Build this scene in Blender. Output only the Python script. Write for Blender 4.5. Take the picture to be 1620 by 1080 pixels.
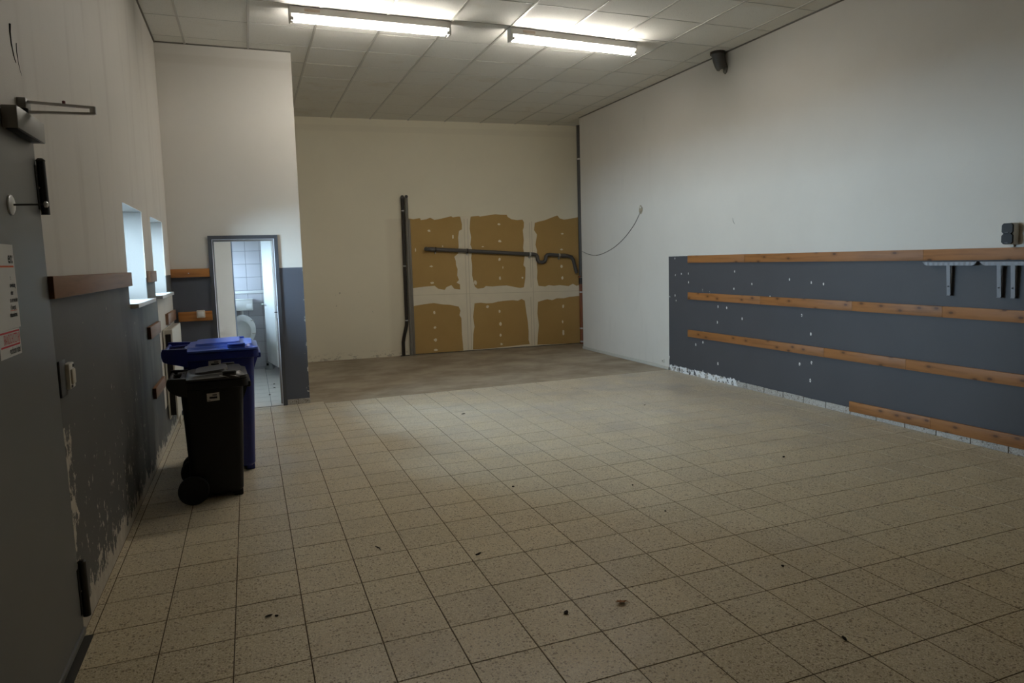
import bpy, bmesh, math, random
from mathutils import Vector, Matrix
random.seed(7)
for _o in list(bpy.data.objects):
    bpy.data.objects.remove(_o, do_unlink=True)
scene = bpy.context.scene
COL = scene.collection
PI = math.pi

# ---------------------------------------------------------------- camera
cam_data = bpy.data.cameras.new('camera')
cam = bpy.data.objects.new('camera', cam_data)
COL.objects.link(cam)
cam_data.sensor_width = 36.0
cam_data.lens = 1083.62 * 36.0 / 1620.0
cam_data.shift_y = -28.65 / 1620.0
cam_data.clip_start = 0.05
CAM = Vector((-0.45, -3.14, 1.631))
YAW, PITCH, ROLL = 0.3647, 0.0938, -0.0279
_d = Vector((math.sin(YAW) * math.cos(PITCH), math.cos(YAW) * math.cos(PITCH), -math.sin(PITCH)))
_r = Vector((math.cos(YAW), -math.sin(YAW), 0))
_u = _r.cross(_d)
_R = math.cos(ROLL) * _r + math.sin(ROLL) * _u
_U = -math.sin(ROLL) * _r + math.cos(ROLL) * _u
cam.matrix_world = Matrix(((_R.x, _U.x, -_d.x, CAM.x), (_R.y, _U.y, -_d.y, CAM.y), (_R.z, _U.z, -_d.z, CAM.z), (0, 0, 0, 1)))
scene.camera = cam

# ---------------------------------------------------------------- sky, exposure
world = bpy.data.worlds.new('sky')
scene.world = world
world.use_nodes = True
_bg = world.node_tree.nodes['Background']
_bg.inputs['Color'].default_value = (0.59, 0.78, 1.0, 1)
SKY = 80.0
_bg.inputs['Strength'].default_value = SKY
TUBE = 74.0                       # emission of the fluorescent tubes
vs = scene.view_settings
vs.view_transform = 'Standard'
vs.look = 'None'
vs.gamma = 1.0
vs.use_curve_mapping = False
vs.exposure = 0.0
scene.cycles.use_denoising = True
scene.cycles.max_bounces = 10
scene.cycles.diffuse_bounces = 6
scene.cycles.sample_clamp_indirect = 4.0

def portal(loc, rot, sx, sy):      # daylight portals in the window openings (they give no light of their own)
    l = bpy.data.lights.new('window_portal', 'AREA')
    l.shape = 'RECTANGLE'; l.size = sx; l.size_y = sy
    l.cycles.is_portal = True
    o = bpy.data.objects.new('window_portal', l); COL.objects.link(o)
    o.location = loc; o.rotation_euler = rot
for yc, zc, w, h in ((2.78, 1.75, 0.9, 0.72), (4.245, 1.75, 0.95, 0.72), (7.83, 1.65, 0.74, 0.78), (6.05, 1.6, 0.98, 1.24)):
    portal((-1.67, yc, zc), (0, -PI / 2, 0), h, w)

# ---------------------------------------------------------------- node helper
class N:
    def __init__(s, name, rough=0.6, spec=0.4, metal=0.0, color=None):
        m = bpy.data.materials.new(name); m.use_nodes = True
        s.m = m; s.t = m.node_tree; s.n = s.t.nodes; s.l = s.t.links
        s.b = s.n['Principled BSDF']
        s.b.inputs['Roughness'].default_value = rough
        s.b.inputs['Specular IOR Level'].default_value = spec
        s.b.inputs['Metallic'].default_value = metal
        if color: s.b.inputs['Base Color'].default_value = (*color, 1)
        s._pos = None; s._xyz = None; s._obj = None
    def put(s, sock, v):
        if hasattr(v, 'default_value') or hasattr(v, 'is_linked'): s.l.new(v, sock)
        elif isinstance(v, (tuple, list)): sock.default_value = (*v, 1) if len(v) == 3 and len(sock.default_value) == 4 else v
        else: sock.default_value = v
    def pos(s):
        if not s._pos: s._pos = s.n.new('ShaderNodeNewGeometry').outputs['Position']
        return s._pos
    def obj(s):
        if not s._obj: s._obj = s.n.new('ShaderNodeTexCoord').outputs['Object']
        return s._obj
    def xyz(s):
        if not s._xyz:
            k = s.n.new('ShaderNodeSeparateXYZ'); s.l.new(s.pos(), k.inputs[0]); s._xyz = k.outputs
        return s._xyz
    def sep(s, v):
        k = s.n.new('ShaderNodeSeparateXYZ'); s.l.new(v, k.inputs[0]); return k.outputs
    def comb(s, x, y, z):
        k = s.n.new('ShaderNodeCombineXYZ')
        for i, v in enumerate((x, y, z)): s.put(k.inputs[i], v)
        return k.outputs[0]
    def M(s, op, a, b=0.0, c=None, clamp=False):
        k = s.n.new('ShaderNodeMath'); k.operation = op; k.use_clamp = clamp
        s.put(k.inputs[0], a); s.put(k.inputs[1], b)
        if c is not None: s.put(k.inputs[2], c)
        return k.outputs[0]
    def scale(s, v, sx, sy, sz):
        k = s.n.new('ShaderNodeVectorMath'); k.operation = 'MULTIPLY'
        s.l.new(v, k.inputs[0]); k.inputs[1].default_value = (sx, sy, sz); return k.outputs[0]
    def add(s, v, w):
        k = s.n.new('ShaderNodeVectorMath'); k.operation = 'ADD'
        s.l.new(v, k.inputs[0]); s.put(k.inputs[1], w); return k.outputs[0]
    def noise(s, v, sc, det=3.0, rough=0.55, out=0):
        k = s.n.new('ShaderNodeTexNoise'); s.l.new(v, k.inputs['Vector'])
        k.inputs['Scale'].default_value = sc; k.inputs['Detail'].default_value = det; k.inputs['Roughness'].default_value = rough
        return k.outputs[out]
    def vor(s, v, sc, feat='F1', rnd=1.0):
        k = s.n.new('ShaderNodeTexVoronoi'); s.l.new(v, k.inputs['Vector']); k.feature = feat
        k.inputs['Scale'].default_value = sc; k.inputs['Randomness'].default_value = rnd
        return k.outputs
    def vor2(s, u, v, sc):        # flat cells over two coordinates
        k = s.n.new('ShaderNodeTexVoronoi'); k.voronoi_dimensions = '2D'; k.feature = 'F1'
        s.l.new(s.comb(u, v, 0.0), k.inputs['Vector']); k.inputs['Scale'].default_value = sc
        return k.outputs
    def white(s, v):
        k = s.n.new('ShaderNodeTexWhiteNoise'); s.l.new(v, k.inputs['Vector']); return k.outputs['Value']
    def ss(s, v, a, b):           # smooth step a..b -> 0..1
        k = s.n.new('ShaderNodeMapRange'); k.interpolation_type = 'SMOOTHSTEP'
        s.put(k.inputs[0], v); s.put(k.inputs[1], a); s.put(k.inputs[2], b); return k.outputs[0]
    def rng(s, v, a, b, c, d):
        k = s.n.new('ShaderNodeMapRange'); s.put(k.inputs[0], v)
        for i, q in enumerate((a, b, c, d)): k.inputs[i + 1].default_value = q
        return k.outputs[0]
    def mix(s, f, a, b, mode='MIX'):
        k = s.n.new('ShaderNodeMix'); k.data_type = 'RGBA'; k.blend_type = mode
        s.put(k.inputs[0], f); s.put(k.inputs[6], a); s.put(k.inputs[7], b); return k.outputs[2]
    def bump(s, h, strength=0.2, dist=0.002):
        k = s.n.new('ShaderNodeBump'); k.inputs['Strength'].default_value = strength; k.inputs['Distance'].default_value = dist
        s.put(k.inputs['Height'], h); s.l.new(k.outputs[0], s.b.inputs['Normal'])
    def col(s, v): s.put(s.b.inputs['Base Color'], v)
    def rough(s, v): s.put(s.b.inputs['Roughness'], v)
    def AND(s, *a):
        r = a[0]
        for q in a[1:]: r = s.M('MULTIPLY', r, q)
        return r
    def OR(s, *a):
        r = a[0]
        for q in a[1:]: r = s.M('MAXIMUM', r, q)
        return r
    def lt(s, a, b): return s.M('LESS_THAN', a, b)
    def gt(s, a, b): return s.M('GREATER_THAN', a, b)

def plain(name, color, rough=0.5, spec=0.4, metal=0.0, var=0.08, sc=6.0):
    k = N(name, rough, spec, metal)
    f = k.noise(k.pos(), sc, 4)
    k.col(k.mix(f, tuple(c * (1 - var) for c in color), tuple(min(1, c * (1 + var)) for c in color)))
    return k.m

WHITE = (0.64, 0.605, 0.545)
GREY = (0.062, 0.063, 0.070)

def plaster(k, base=WHITE, blot=0.09):
    a = k.noise(k.pos(), 1.1, 4); b = k.noise(k.pos(), 9.0, 3)
    c = k.mix(a, tuple(q * (1 - blot) for q in base), tuple(min(1, q * (1 + blot * 0.6)) for q in base))
    c = k.mix(k.M('MULTIPLY', b, 0.10), c, tuple(q * 0.72 for q in base))
    return c
def plaster_bump(k, st=0.25):
    v = k.noise(k.pos(), 140, 3); w = k.noise(k.pos(), 420, 2)
    k.bump(k.M('ADD', v, k.M('MULTIPLY', w, 0.6)), st, 0.003)

# plain white plaster wall
k = N('white_plaster', 0.75, 0.25); k.col(plaster(k)); plaster_bump(k); M_WHITE = k.m

# right wall: grey painted dado, old glue at the foot
k = N('right_wall_paint', 0.55, 0.35)
x, y, z = k.xyz()
nz = k.noise(k.pos(), 30, 2)
grey = k.AND(k.lt(y, 5.07), k.lt(k.M('ADD', z, k.M('MULTIPLY', nz, 0.004)), 1.605))
gcol = k.mix(k.noise(k.pos(), 2.0, 4), tuple(c * 0.88 for c in GREY), tuple(c * 1.1 for c in GREY))
wcol = plaster(k)
stain = k.ss(k.noise(k.scale(k.pos(), 1, 3.0, 0.6), 2.2, 3), 0.55, 0.75)
wcol = k.mix(k.AND(stain, k.ss(y, 4.9, 5.5), 0.12), wcol, (0.42, 0.40, 0.36))
c = k.mix(grey, wcol, gcol)
blob = k.vor2(y, z, 13.0)[0]
foot = k.AND(k.gt(y, 3.58), k.lt(y, 5.06), k.lt(z, k.M('ADD', 0.035, k.M('MULTIPLY', k.noise(k.pos(), 14, 3), 0.085))))
fc = k.mix(k.ss(blob, 0.30, 0.36), (0.40, 0.37, 0.33), (0.72, 0.72, 0.72))
fc = k.mix(k.gt(k.noise(k.pos(), 26, 2), 0.60), fc, GREY)
c = k.mix(foot, c, fc)
sp = k.vor2(y, k.M('MULTIPLY', z, 0.6), 6.5)
lowb = k.rng(z, 0.0, 1.5, 0.085, 0.055)
chip = k.AND(k.lt(sp[0], lowb), k.gt(k.sep(sp[1])[0], 0.78), k.lt(k.noise(k.pos(), 45, 3), 0.56), k.gt(y, 2.2), grey)
c = k.mix(chip, c, (0.66, 0.65, 0.62))
k.col(c); plaster_bump(k, 0.22)
M_RIGHT = k.m

# left wall: dark grey dado, peeled above the floor and beside the steel door
k = N('left_wall_paint', 0.6, 0.3)
x, y, z = k.xyz()
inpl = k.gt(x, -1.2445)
g1 = k.AND(k.lt(y, 3.86), k.lt(z, 1.56))
g2 = k.AND(k.gt(y, 3.85), k.gt(z, 1.36), k.lt(z, 1.56))
g3 = k.AND(k.gt(y, 3.85), k.lt(z, 0.33))
grey = k.AND(k.OR(g1, g2, g3), inpl)
dark = (0.092, 0.088, 0.080)
gcol = k.mix(k.noise(k.pos(), 2.3, 5), tuple(c * 0.82 for c in dark), tuple(c * 1.15 for c in dark))
streak = k.ss(k.noise(k.scale(k.pos(), 1, 3.2, 0.35), 1.6, 3), 0.5, 0.7)
wcol = k.mix(k.M('MULTIPLY', streak, 0.30), plaster(k, (0.66, 0.62, 0.56), 0.06), (0.46, 0.41, 0.37))
wcol = k.mix(inpl, (0.315, 0.30, 0.28), wcol)  # reveals coloured darker to keep the daylight on them from clipping
c = k.mix(grey, wcol, gcol)
dark_patch = k.AND(k.ss(k.noise(k.scale(k.pos(), 1, 2.5, 0.8), 1.5, 3), 0.42, 0.60), k.ss(y, 1.3, 2.6), k.lt(y, 3.84), k.lt(z, 1.5), 0.75)  # patchy darkening of the lower wall, stronger further along y
c = k.mix(dark_patch, c, (0.035, 0.035, 0.034))
n1 = k.noise(k.scale(k.pos(), 1, 1.2, 0.9), 8.0, 5, 0.70)
n2 = k.noise(k.scale(k.pos(), 1, 1.25, 0.85), 14.0, 5, 0.72)
near_end = k.ss(y, 3.3, 1.0)
peel1 = k.lt(z, k.M('MULTIPLY', k.M('ADD', k.M('MULTIPLY', k.ss(n1, 0.40, 0.70), 0.24), 0.06), k.rng(y, 0.3, 3.6, 1.0, 0.5)))
d_edge = k.M('SUBTRACT', y, 0.28)
peel2 = k.AND(k.lt(d_edge, 0.17), k.lt(z, 0.95), k.gt(n2, k.rng(d_edge, 0.0, 0.17, 0.47, 0.60)))
peel3 = k.AND(k.gt(n2, k.rng(z, 0.0, 1.4, 0.585, 0.71)), k.lt(y, 2.6), k.lt(z, 1.45))
peel = k.AND(k.OR(peel1, peel2, peel3), grey)
pcol = k.mix(k.noise(k.pos(), 16, 3), (0.36, 0.31, 0.24), (0.62, 0.57, 0.48))
c = k.mix(peel, c, pcol)
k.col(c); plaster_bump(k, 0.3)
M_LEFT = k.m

# front wall of the toilet: grey dado with chipped corner
k = N('toilet_wall_paint', 0.55, 0.35)
x, y, z = k.xyz()
grey = k.AND(k.lt(z, 1.602), k.lt(y, 5.36))
gcol = k.mix(k.noise(k.pos(), 2.3, 4), (0.078, 0.086, 0.108), (0.094, 0.103, 0.128))
c = k.mix(grey, plaster(k, (0.66, 0.63, 0.575), 0.05), gcol)
band = k.AND(k.ss(z, 3.80, 3.84), k.ss(z, 3.93, 3.90), 0.16)
c = k.mix(band, c, (0.42, 0.38, 0.31))
chip = k.AND(k.gt(x, k.M('SUBTRACT', 0.166, k.M('MULTIPLY', k.ss(k.noise(k.pos(), 12, 3), 0.45, 0.75), 0.055))), k.gt(k.noise(k.pos(), 34, 2), 0.45))
c = k.mix(chip, c, (0.62, 0.60, 0.54))
k.col(c); plaster_bump(k, 0.22)
M_STUB = k.m

# far wall: yellowed plaster, dirt marks
k = N('far_wall_paint', 0.8, 0.2)
x, y, z = k.xyz()
c = plaster(k, (0.83, 0.77, 0.61), 0.07)
band = k.AND(k.ss(z, 3.80, 3.83), k.ss(z, 3.93, 3.90), 0.13)
c = k.mix(band, c, (0.52, 0.46, 0.36))
halo = k.AND(k.ss(x, 1.75, 1.86), k.lt(x, 2.2), k.lt(z, 2.37), 0.22)
c = k.mix(halo, c, (0.54, 0.46, 0.34))
mk = k.AND(k.gt(k.noise(k.scale(k.pos(), 1, 1, 0.7), 22, 3, 0.7), 0.69), k.gt(x, 0.9), k.lt(x, 1.6), k.gt(z, 0.55), k.lt(z, 1.2))
c = k.mix(k.M('MULTIPLY', mk, 0.7), c, (0.16, 0.14, 0.11))
ft = k.AND(k.gt(k.noise(k.scale(k.pos(), 1, 1, 1.6), 11, 4, 0.7), 0.54), k.ss(z, 0.16, 0.0), k.lt(x, 2.1))
c = k.mix(k.M('MULTIPLY', ft, 0.55), c, (0.30, 0.25, 0.19))
k.col(c); plaster_bump(k, 0.2)
M_BACK = k.m

# terrazzo floor tiles
def terrazzo(name, base, dk, lt_, sc=62.0, rough=0.40, cell=0.3, dirt_and_light=True):
    k = N(name, rough, 0.45)
    p = k.add(k.pos(), k.scale(k.noise(k.pos(), 55, 3, out=1), 0.016, 0.016, 0.016))
    v = k.vor(p, sc); h = k.sep(v[1])
    v2 = k.vor(p, sc * 2.2); h2 = k.sep(v2[1])
    ci = k.n.new('ShaderNodeVectorMath'); ci.operation = 'FLOOR'
    k.l.new(k.scale(k.pos(), 1 / cell, 1 / cell, 0), ci.inputs[0])
    tv = k.white(ci.outputs[0])
    c = k.mix(k.M('MULTIPLY', tv, 0.8), tuple(q * 0.88 for q in base), tuple(q * 1.07 for q in base))
    c = k.mix(k.M('MULTIPLY', k.gt(h2[1], 0.58), 0.65), c, lt_)
    c = k.mix(k.M('MULTIPLY', k.AND(k.gt(h[0], 0.66), k.lt(v[0], k.rng(h[1], 0, 1, 0.24, 0.48))), 0.80), c, dk)
    c = k.mix(k.M('MULTIPLY', k.AND(k.gt(h2[0], 0.72), k.lt(v2[0], 0.44)), 0.62), c, dk)
    fine = k.noise(k.pos(), 210, 2, 0.6)
    c = k.mix(k.ss(fine, 0.35, 0.68), c, k.mix(0.30, c, dk))
    if dirt_and_light:
        d = k.ss(k.noise(k.pos(), 1.3, 5, 0.6), 0.46, 0.72)
        x, y, z = k.xyz()
        far = k.ss(k.M('ADD', y, k.M('MULTIPLY', x, 0.45)), 2.2, 5.2)
        c = k.mix(k.M('MULTIPLY', d, k.M('ADD', 0.14, k.M('MULTIPLY', far, 0.36))), c, (0.17, 0.135, 0.10))
        daylight_grey = k.M('MULTIPLY', k.ss(y, -0.6, 3.6), k.rng(k.noise(k.pos(), 2.6, 4), 0.3, 0.7, 0.42, 0.78))  # tiles turn greyer with depth: floor daylight put into the colour
        c = k.mix(daylight_grey, c, k.mix(0.55, c, (0.50, 0.50, 0.50)))
        k.rough(k.rng(k.noise(k.pos(), 2.0, 4), 0.3, 0.7, rough - 0.08, rough + 0.14))
    k.col(c); k.bump(k.noise(k.pos(), 120, 2), 0.08, 0.001)
    return k.m
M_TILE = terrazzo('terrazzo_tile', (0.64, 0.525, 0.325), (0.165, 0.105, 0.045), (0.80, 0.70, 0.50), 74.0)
M_SKIRT = terrazzo('terrazzo_skirting', (0.43, 0.40, 0.36), (0.15, 0.12, 0.09), (0.54, 0.52, 0.49), 46, 0.5, 0.31, False)
M_GROUT = plain('brown_grout', (0.115, 0.085, 0.055), 0.9, 0.1, var=0.25, sc=12)

k = N('worn_screed', 0.62, 0.3)
a = k.noise(k.scale(k.pos(), 1.0, 1.25, 1), 1.5, 5, 0.62); b = k.noise(k.pos(), 7, 4)
c = k.mix(k.ss(a, 0.3, 0.7), (0.235, 0.190, 0.135), (0.43, 0.37, 0.285))
c = k.mix(k.M('MULTIPLY', b, 0.25), c, (0.21, 0.165, 0.115))
k.col(c); k.bump(k.noise(k.pos(), 90, 3), 0.12, 0.002); M_SCREED = k.m

# ceiling
k = N('mineral_ceiling_panel', 0.85, 0.15)
a = k.noise(k.pos(), 120, 3, 0.7)
c = k.mix(k.gt(a, 0.62), (0.76, 0.745, 0.69), (0.58, 0.56, 0.51))
ci = k.n.new('ShaderNodeVectorMath'); ci.operation = 'FLOOR'
k.l.new(k.scale(k.add(k.pos(), (-0.334, -4.335, 0.0)), 1 / 0.637, 1 / 0.637, 0), ci.inputs[0])
c = k.mix(k.M('MULTIPLY', k.white(ci.outputs[0]), 0.16), c, (0.56, 0.52, 0.43))
st = k.ss(k.noise(k.pos(), 1.6, 4), 0.60, 0.72)
c = k.mix(k.M('MULTIPLY', st, 0.3), c, (0.56, 0.49, 0.37))
k.col(c); k.bump(a, 0.25, 0.002); M_PANEL = k.m
M_RUNNER = plain('enamelled_ceiling_rail', (0.47, 0.455, 0.415), 0.28, 0.6, 0.1, 0.06)
M_VOID = plain('dark_ceiling_void', (0.06, 0.056, 0.05), 0.9, 0.05)
M_STEELGREY = plain('grey_door_enamel', (0.122, 0.122, 0.119), 0.42, 0.45, 0, 0.07, 3)
M_FRAMEGREY = plain('grey_frame_enamel', (0.066, 0.070, 0.080), 0.4, 0.45, 0, 0.07, 3)
M_JAMB = plain('pale_frame_enamel', (0.62, 0.62, 0.66), 0.45, 0.4)
M_SEAL = plain('brown_grey_rebate', (0.28, 0.25, 0.235), 0.6, 0.3)
M_ENAMEL = plain('white_enamel', (0.78, 0.78, 0.77), 0.3, 0.5, 0, 0.03)
M_LAMPBODY = plain('aged_lamp_enamel', (0.74, 0.72, 0.68), 0.45, 0.4, 0, 0.04)
M_CREAM = plain('cream_enamel', (0.64, 0.60, 0.52), 0.4, 0.45, 0, 0.05)
M_PLASTICW = plain('off_white_plastic', (0.62, 0.59, 0.52), 0.4, 0.45, 0, 0.06)
M_CERAMIC = plain('white_ceramic', (0.82, 0.82, 0.81), 0.12, 0.6, 0, 0.02)
M_BLACKP = plain('black_plastic', (0.0065, 0.0065, 0.0066), 0.5, 0.28, 0, 0.2)
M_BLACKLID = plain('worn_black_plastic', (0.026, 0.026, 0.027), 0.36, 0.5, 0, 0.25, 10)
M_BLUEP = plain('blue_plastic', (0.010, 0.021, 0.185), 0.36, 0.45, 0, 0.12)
M_BLUELID = plain('window_lit_blue_plastic', (0.060, 0.115, 0.46), 0.28, 0.5, 0, 0.12, 8)  # lid colour raised to carry the window light on its top
M_RUBBER = plain('black_rubber', (0.012, 0.012, 0.012), 0.7, 0.3, 0, 0.2)
M_PIPEGREY = plain('grey_drain_plastic', (0.085, 0.08, 0.075), 0.4, 0.4, 0, 0.1)
M_PIPEPALE = plain('grey_metal_post', (0.20, 0.185, 0.16), 0.5, 0.4, 0.2, 0.1)
M_PIPEDARK = plain('dark_brown_pipe', (0.022, 0.016, 0.012), 0.4, 0.4, 0, 0.2)
M_PIPEORANGE = plain('orange_brown_pipe', (0.20, 0.062, 0.022), 0.4, 0.4, 0, 0.15)
M_ZINC = plain('galvanised_steel', (0.17, 0.17, 0.18), 0.5, 0.5, 0.35, 0.15, 25)
M_STEEL = plain('brushed_steel', (0.55, 0.54, 0.52), 0.35, 0.5, 0.8, 0.1)
M_CLOSER = plain('grey_closer_enamel', (0.22, 0.215, 0.20), 0.45, 0.45, 0.3, 0.1)
M_HINGE = plain('black_oiled_hinge', (0.022, 0.021, 0.019), 0.45, 0.4, 0.2, 0.3, 20)
M_PAPER = plain('white_paper', (0.62, 0.61, 0.585), 0.6, 0.3, 0, 0.04)
M_INK = plain('black_print', (0.018, 0.018, 0.018), 0.7, 0.2)
M_ORANGE = plain('orange_print', (0.66, 0.115, 0.03), 0.6, 0.3)
M_RED = plain('red_print', (0.50, 0.025, 0.035), 0.6, 0.3)
M_BEIGE = plain('beige_laminate', (0.84, 0.69, 0.60), 0.5, 0.35, 0, 0.03)
M_EDGE = plain('blue_grey_edge', (0.22, 0.24, 0.30), 0.5, 0.35)
M_GLAZED = plain('white_glazed_tile', (0.56, 0.55, 0.59), 0.15, 0.55, 0, 0.03, 3)
M_WCFLOOR = plain('pale_floor_tile', (0.80, 0.765, 0.74), 0.35, 0.5, 0, 0.07, 4)
M_WCGROUT = plain('grey_grout', (0.23, 0.24, 0.27), 0.9, 0.1)
M_FILLER = plain('white_joint_filler', (0.80, 0.73, 0.58), 0.85, 0.15, 0, 0.09, 5)
M_TAPE = plain('smoothed_filler_line', (0.64, 0.57, 0.44), 0.85, 0.15, 0, 0.06)
M_CABLE = plain('grey_cable', (0.22, 0.20, 0.17), 0.5, 0.4)
M_HOLE = plain('raw_plaster', (0.33, 0.28, 0.20), 0.9, 0.1, 0, 0.35, 40)
M_ASPHALT = plain('pale_yard_gravel', (0.40, 0.40, 0.38), 0.9, 0.2, 0, 0.2, 3)
M_LEAFM = plain('dry_brown_leaf', (0.30, 0.135, 0.05), 0.8, 0.2, 0, 0.4, 60)
M_CRUMB = plain('dark_crumb', (0.03, 0.024, 0.018), 0.9, 0.1)

k = N('raw_board_paper', 0.85, 0.15)
a = k.noise(k.pos(), 2.2, 4); b = k.noise(k.scale(k.pos(), 1, 1, 0.6), 45, 3)
c = k.mix(a, (0.41, 0.262, 0.094), (0.49, 0.33, 0.132))
c = k.mix(k.M('MULTIPLY', b, 0.22), c, (0.35, 0.205, 0.07)); k.col(c); M_BOARD = k.m

def wood(name, a, b, axis, knots=True, seed=0.0):
    k = N(name, 0.5, 0.35)
    s = [2.0, 2.0, 2.0]
    sc = (0.06, 1, 1) if axis == 'x' else (1, 0.06, 1)
    oi = k.n.new('ShaderNodeObjectInfo')
    p = k.add(k.pos(), k.comb(0.0, 0.0, k.M('MULTIPLY', oi.outputs['Random'], 3.0)))
    g = k.noise(k.scale(p, *sc), 34, 4, 0.6)
    g2 = k.noise(k.scale(p, *sc), 7, 3)
    c = k.mix(g2, a, b)
    c = k.mix(k.M('MULTIPLY', k.ss(g, 0.45, 0.70), 0.55), c, tuple(q * 0.55 for q in a))
    c = k.mix(k.M('MULTIPLY', oi.outputs['Random'], 0.30), c, tuple(q * 0.72 for q in a))
    if knots:
        sk = (0.45, 1, 0.9) if axis == 'x' else (1, 0.45, 0.9)
        px, py, pz = k.sep(k.scale(p, *sk)); v = k.vor2(px if axis == 'x' else py, pz, 12.0); h = k.sep(v[1])
        kn = k.AND(k.ss(v[0], 0.15, 0.07), k.gt(h[0], 0.38))
        c = k.mix(kn, c, (0.06, 0.022, 0.008))
        ring = k.AND(k.ss(v[0], 0.34, 0.14), k.gt(h[0], 0.38), 0.42)
        c = k.mix(ring, c, tuple(q * 0.6 for q in a))
    k.col(c); k.bump(g, 0.1, 0.001)
    return k.m
M_WOOD_Y = wood('pine_along_wall', (0.25, 0.100, 0.029), (0.38, 0.170, 0.055), 'y')
M_WOOD_X = wood('orange_pine', (0.38, 0.150, 0.036), (0.46, 0.20, 0.058), 'x', False)
M_WOOD_D = wood('weathered_brown_pine', (0.20, 0.10, 0.050), (0.28, 0.145, 0.072), 'y', False)
M_ENDGRAIN = plain('dark_end_grain', (0.10, 0.046, 0.022), 0.8, 0.2, 0, 0.25, 40)

k = N('glowing_tube'); k.b.inputs['Base Color'].default_value = (0.9, 0.9, 0.88, 1)
k.b.inputs['Emission Color'].default_value = (1.0, 0.945, 0.86, 1); k.b.inputs['Emission Strength'].default_value = TUBE
M_TUBE = k.m

m = bpy.data.materials.new('window_glass'); m.use_nodes = True
nt = m.node_tree; nt.nodes.clear()
_o = nt.nodes.new('ShaderNodeOutputMaterial'); _mx = nt.nodes.new('ShaderNodeMixShader')
_t = nt.nodes.new('ShaderNodeBsdfTransparent'); _g = nt.nodes.new('ShaderNodeBsdfGlossy'); _f = nt.nodes.new('ShaderNodeFresnel')
_g.inputs['Roughness'].default_value = 0.02; _t.inputs['Color'].default_value = (0.94, 0.97, 0.96, 1)
nt.links.new(_f.outputs[0], _mx.inputs[0]); nt.links.new(_t.outputs[0], _mx.inputs[1]); nt.links.new(_g.outputs[0], _mx.inputs[2]); nt.links.new(_mx.outputs[0], _o.inputs[0])
M_GLASS = m

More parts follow.
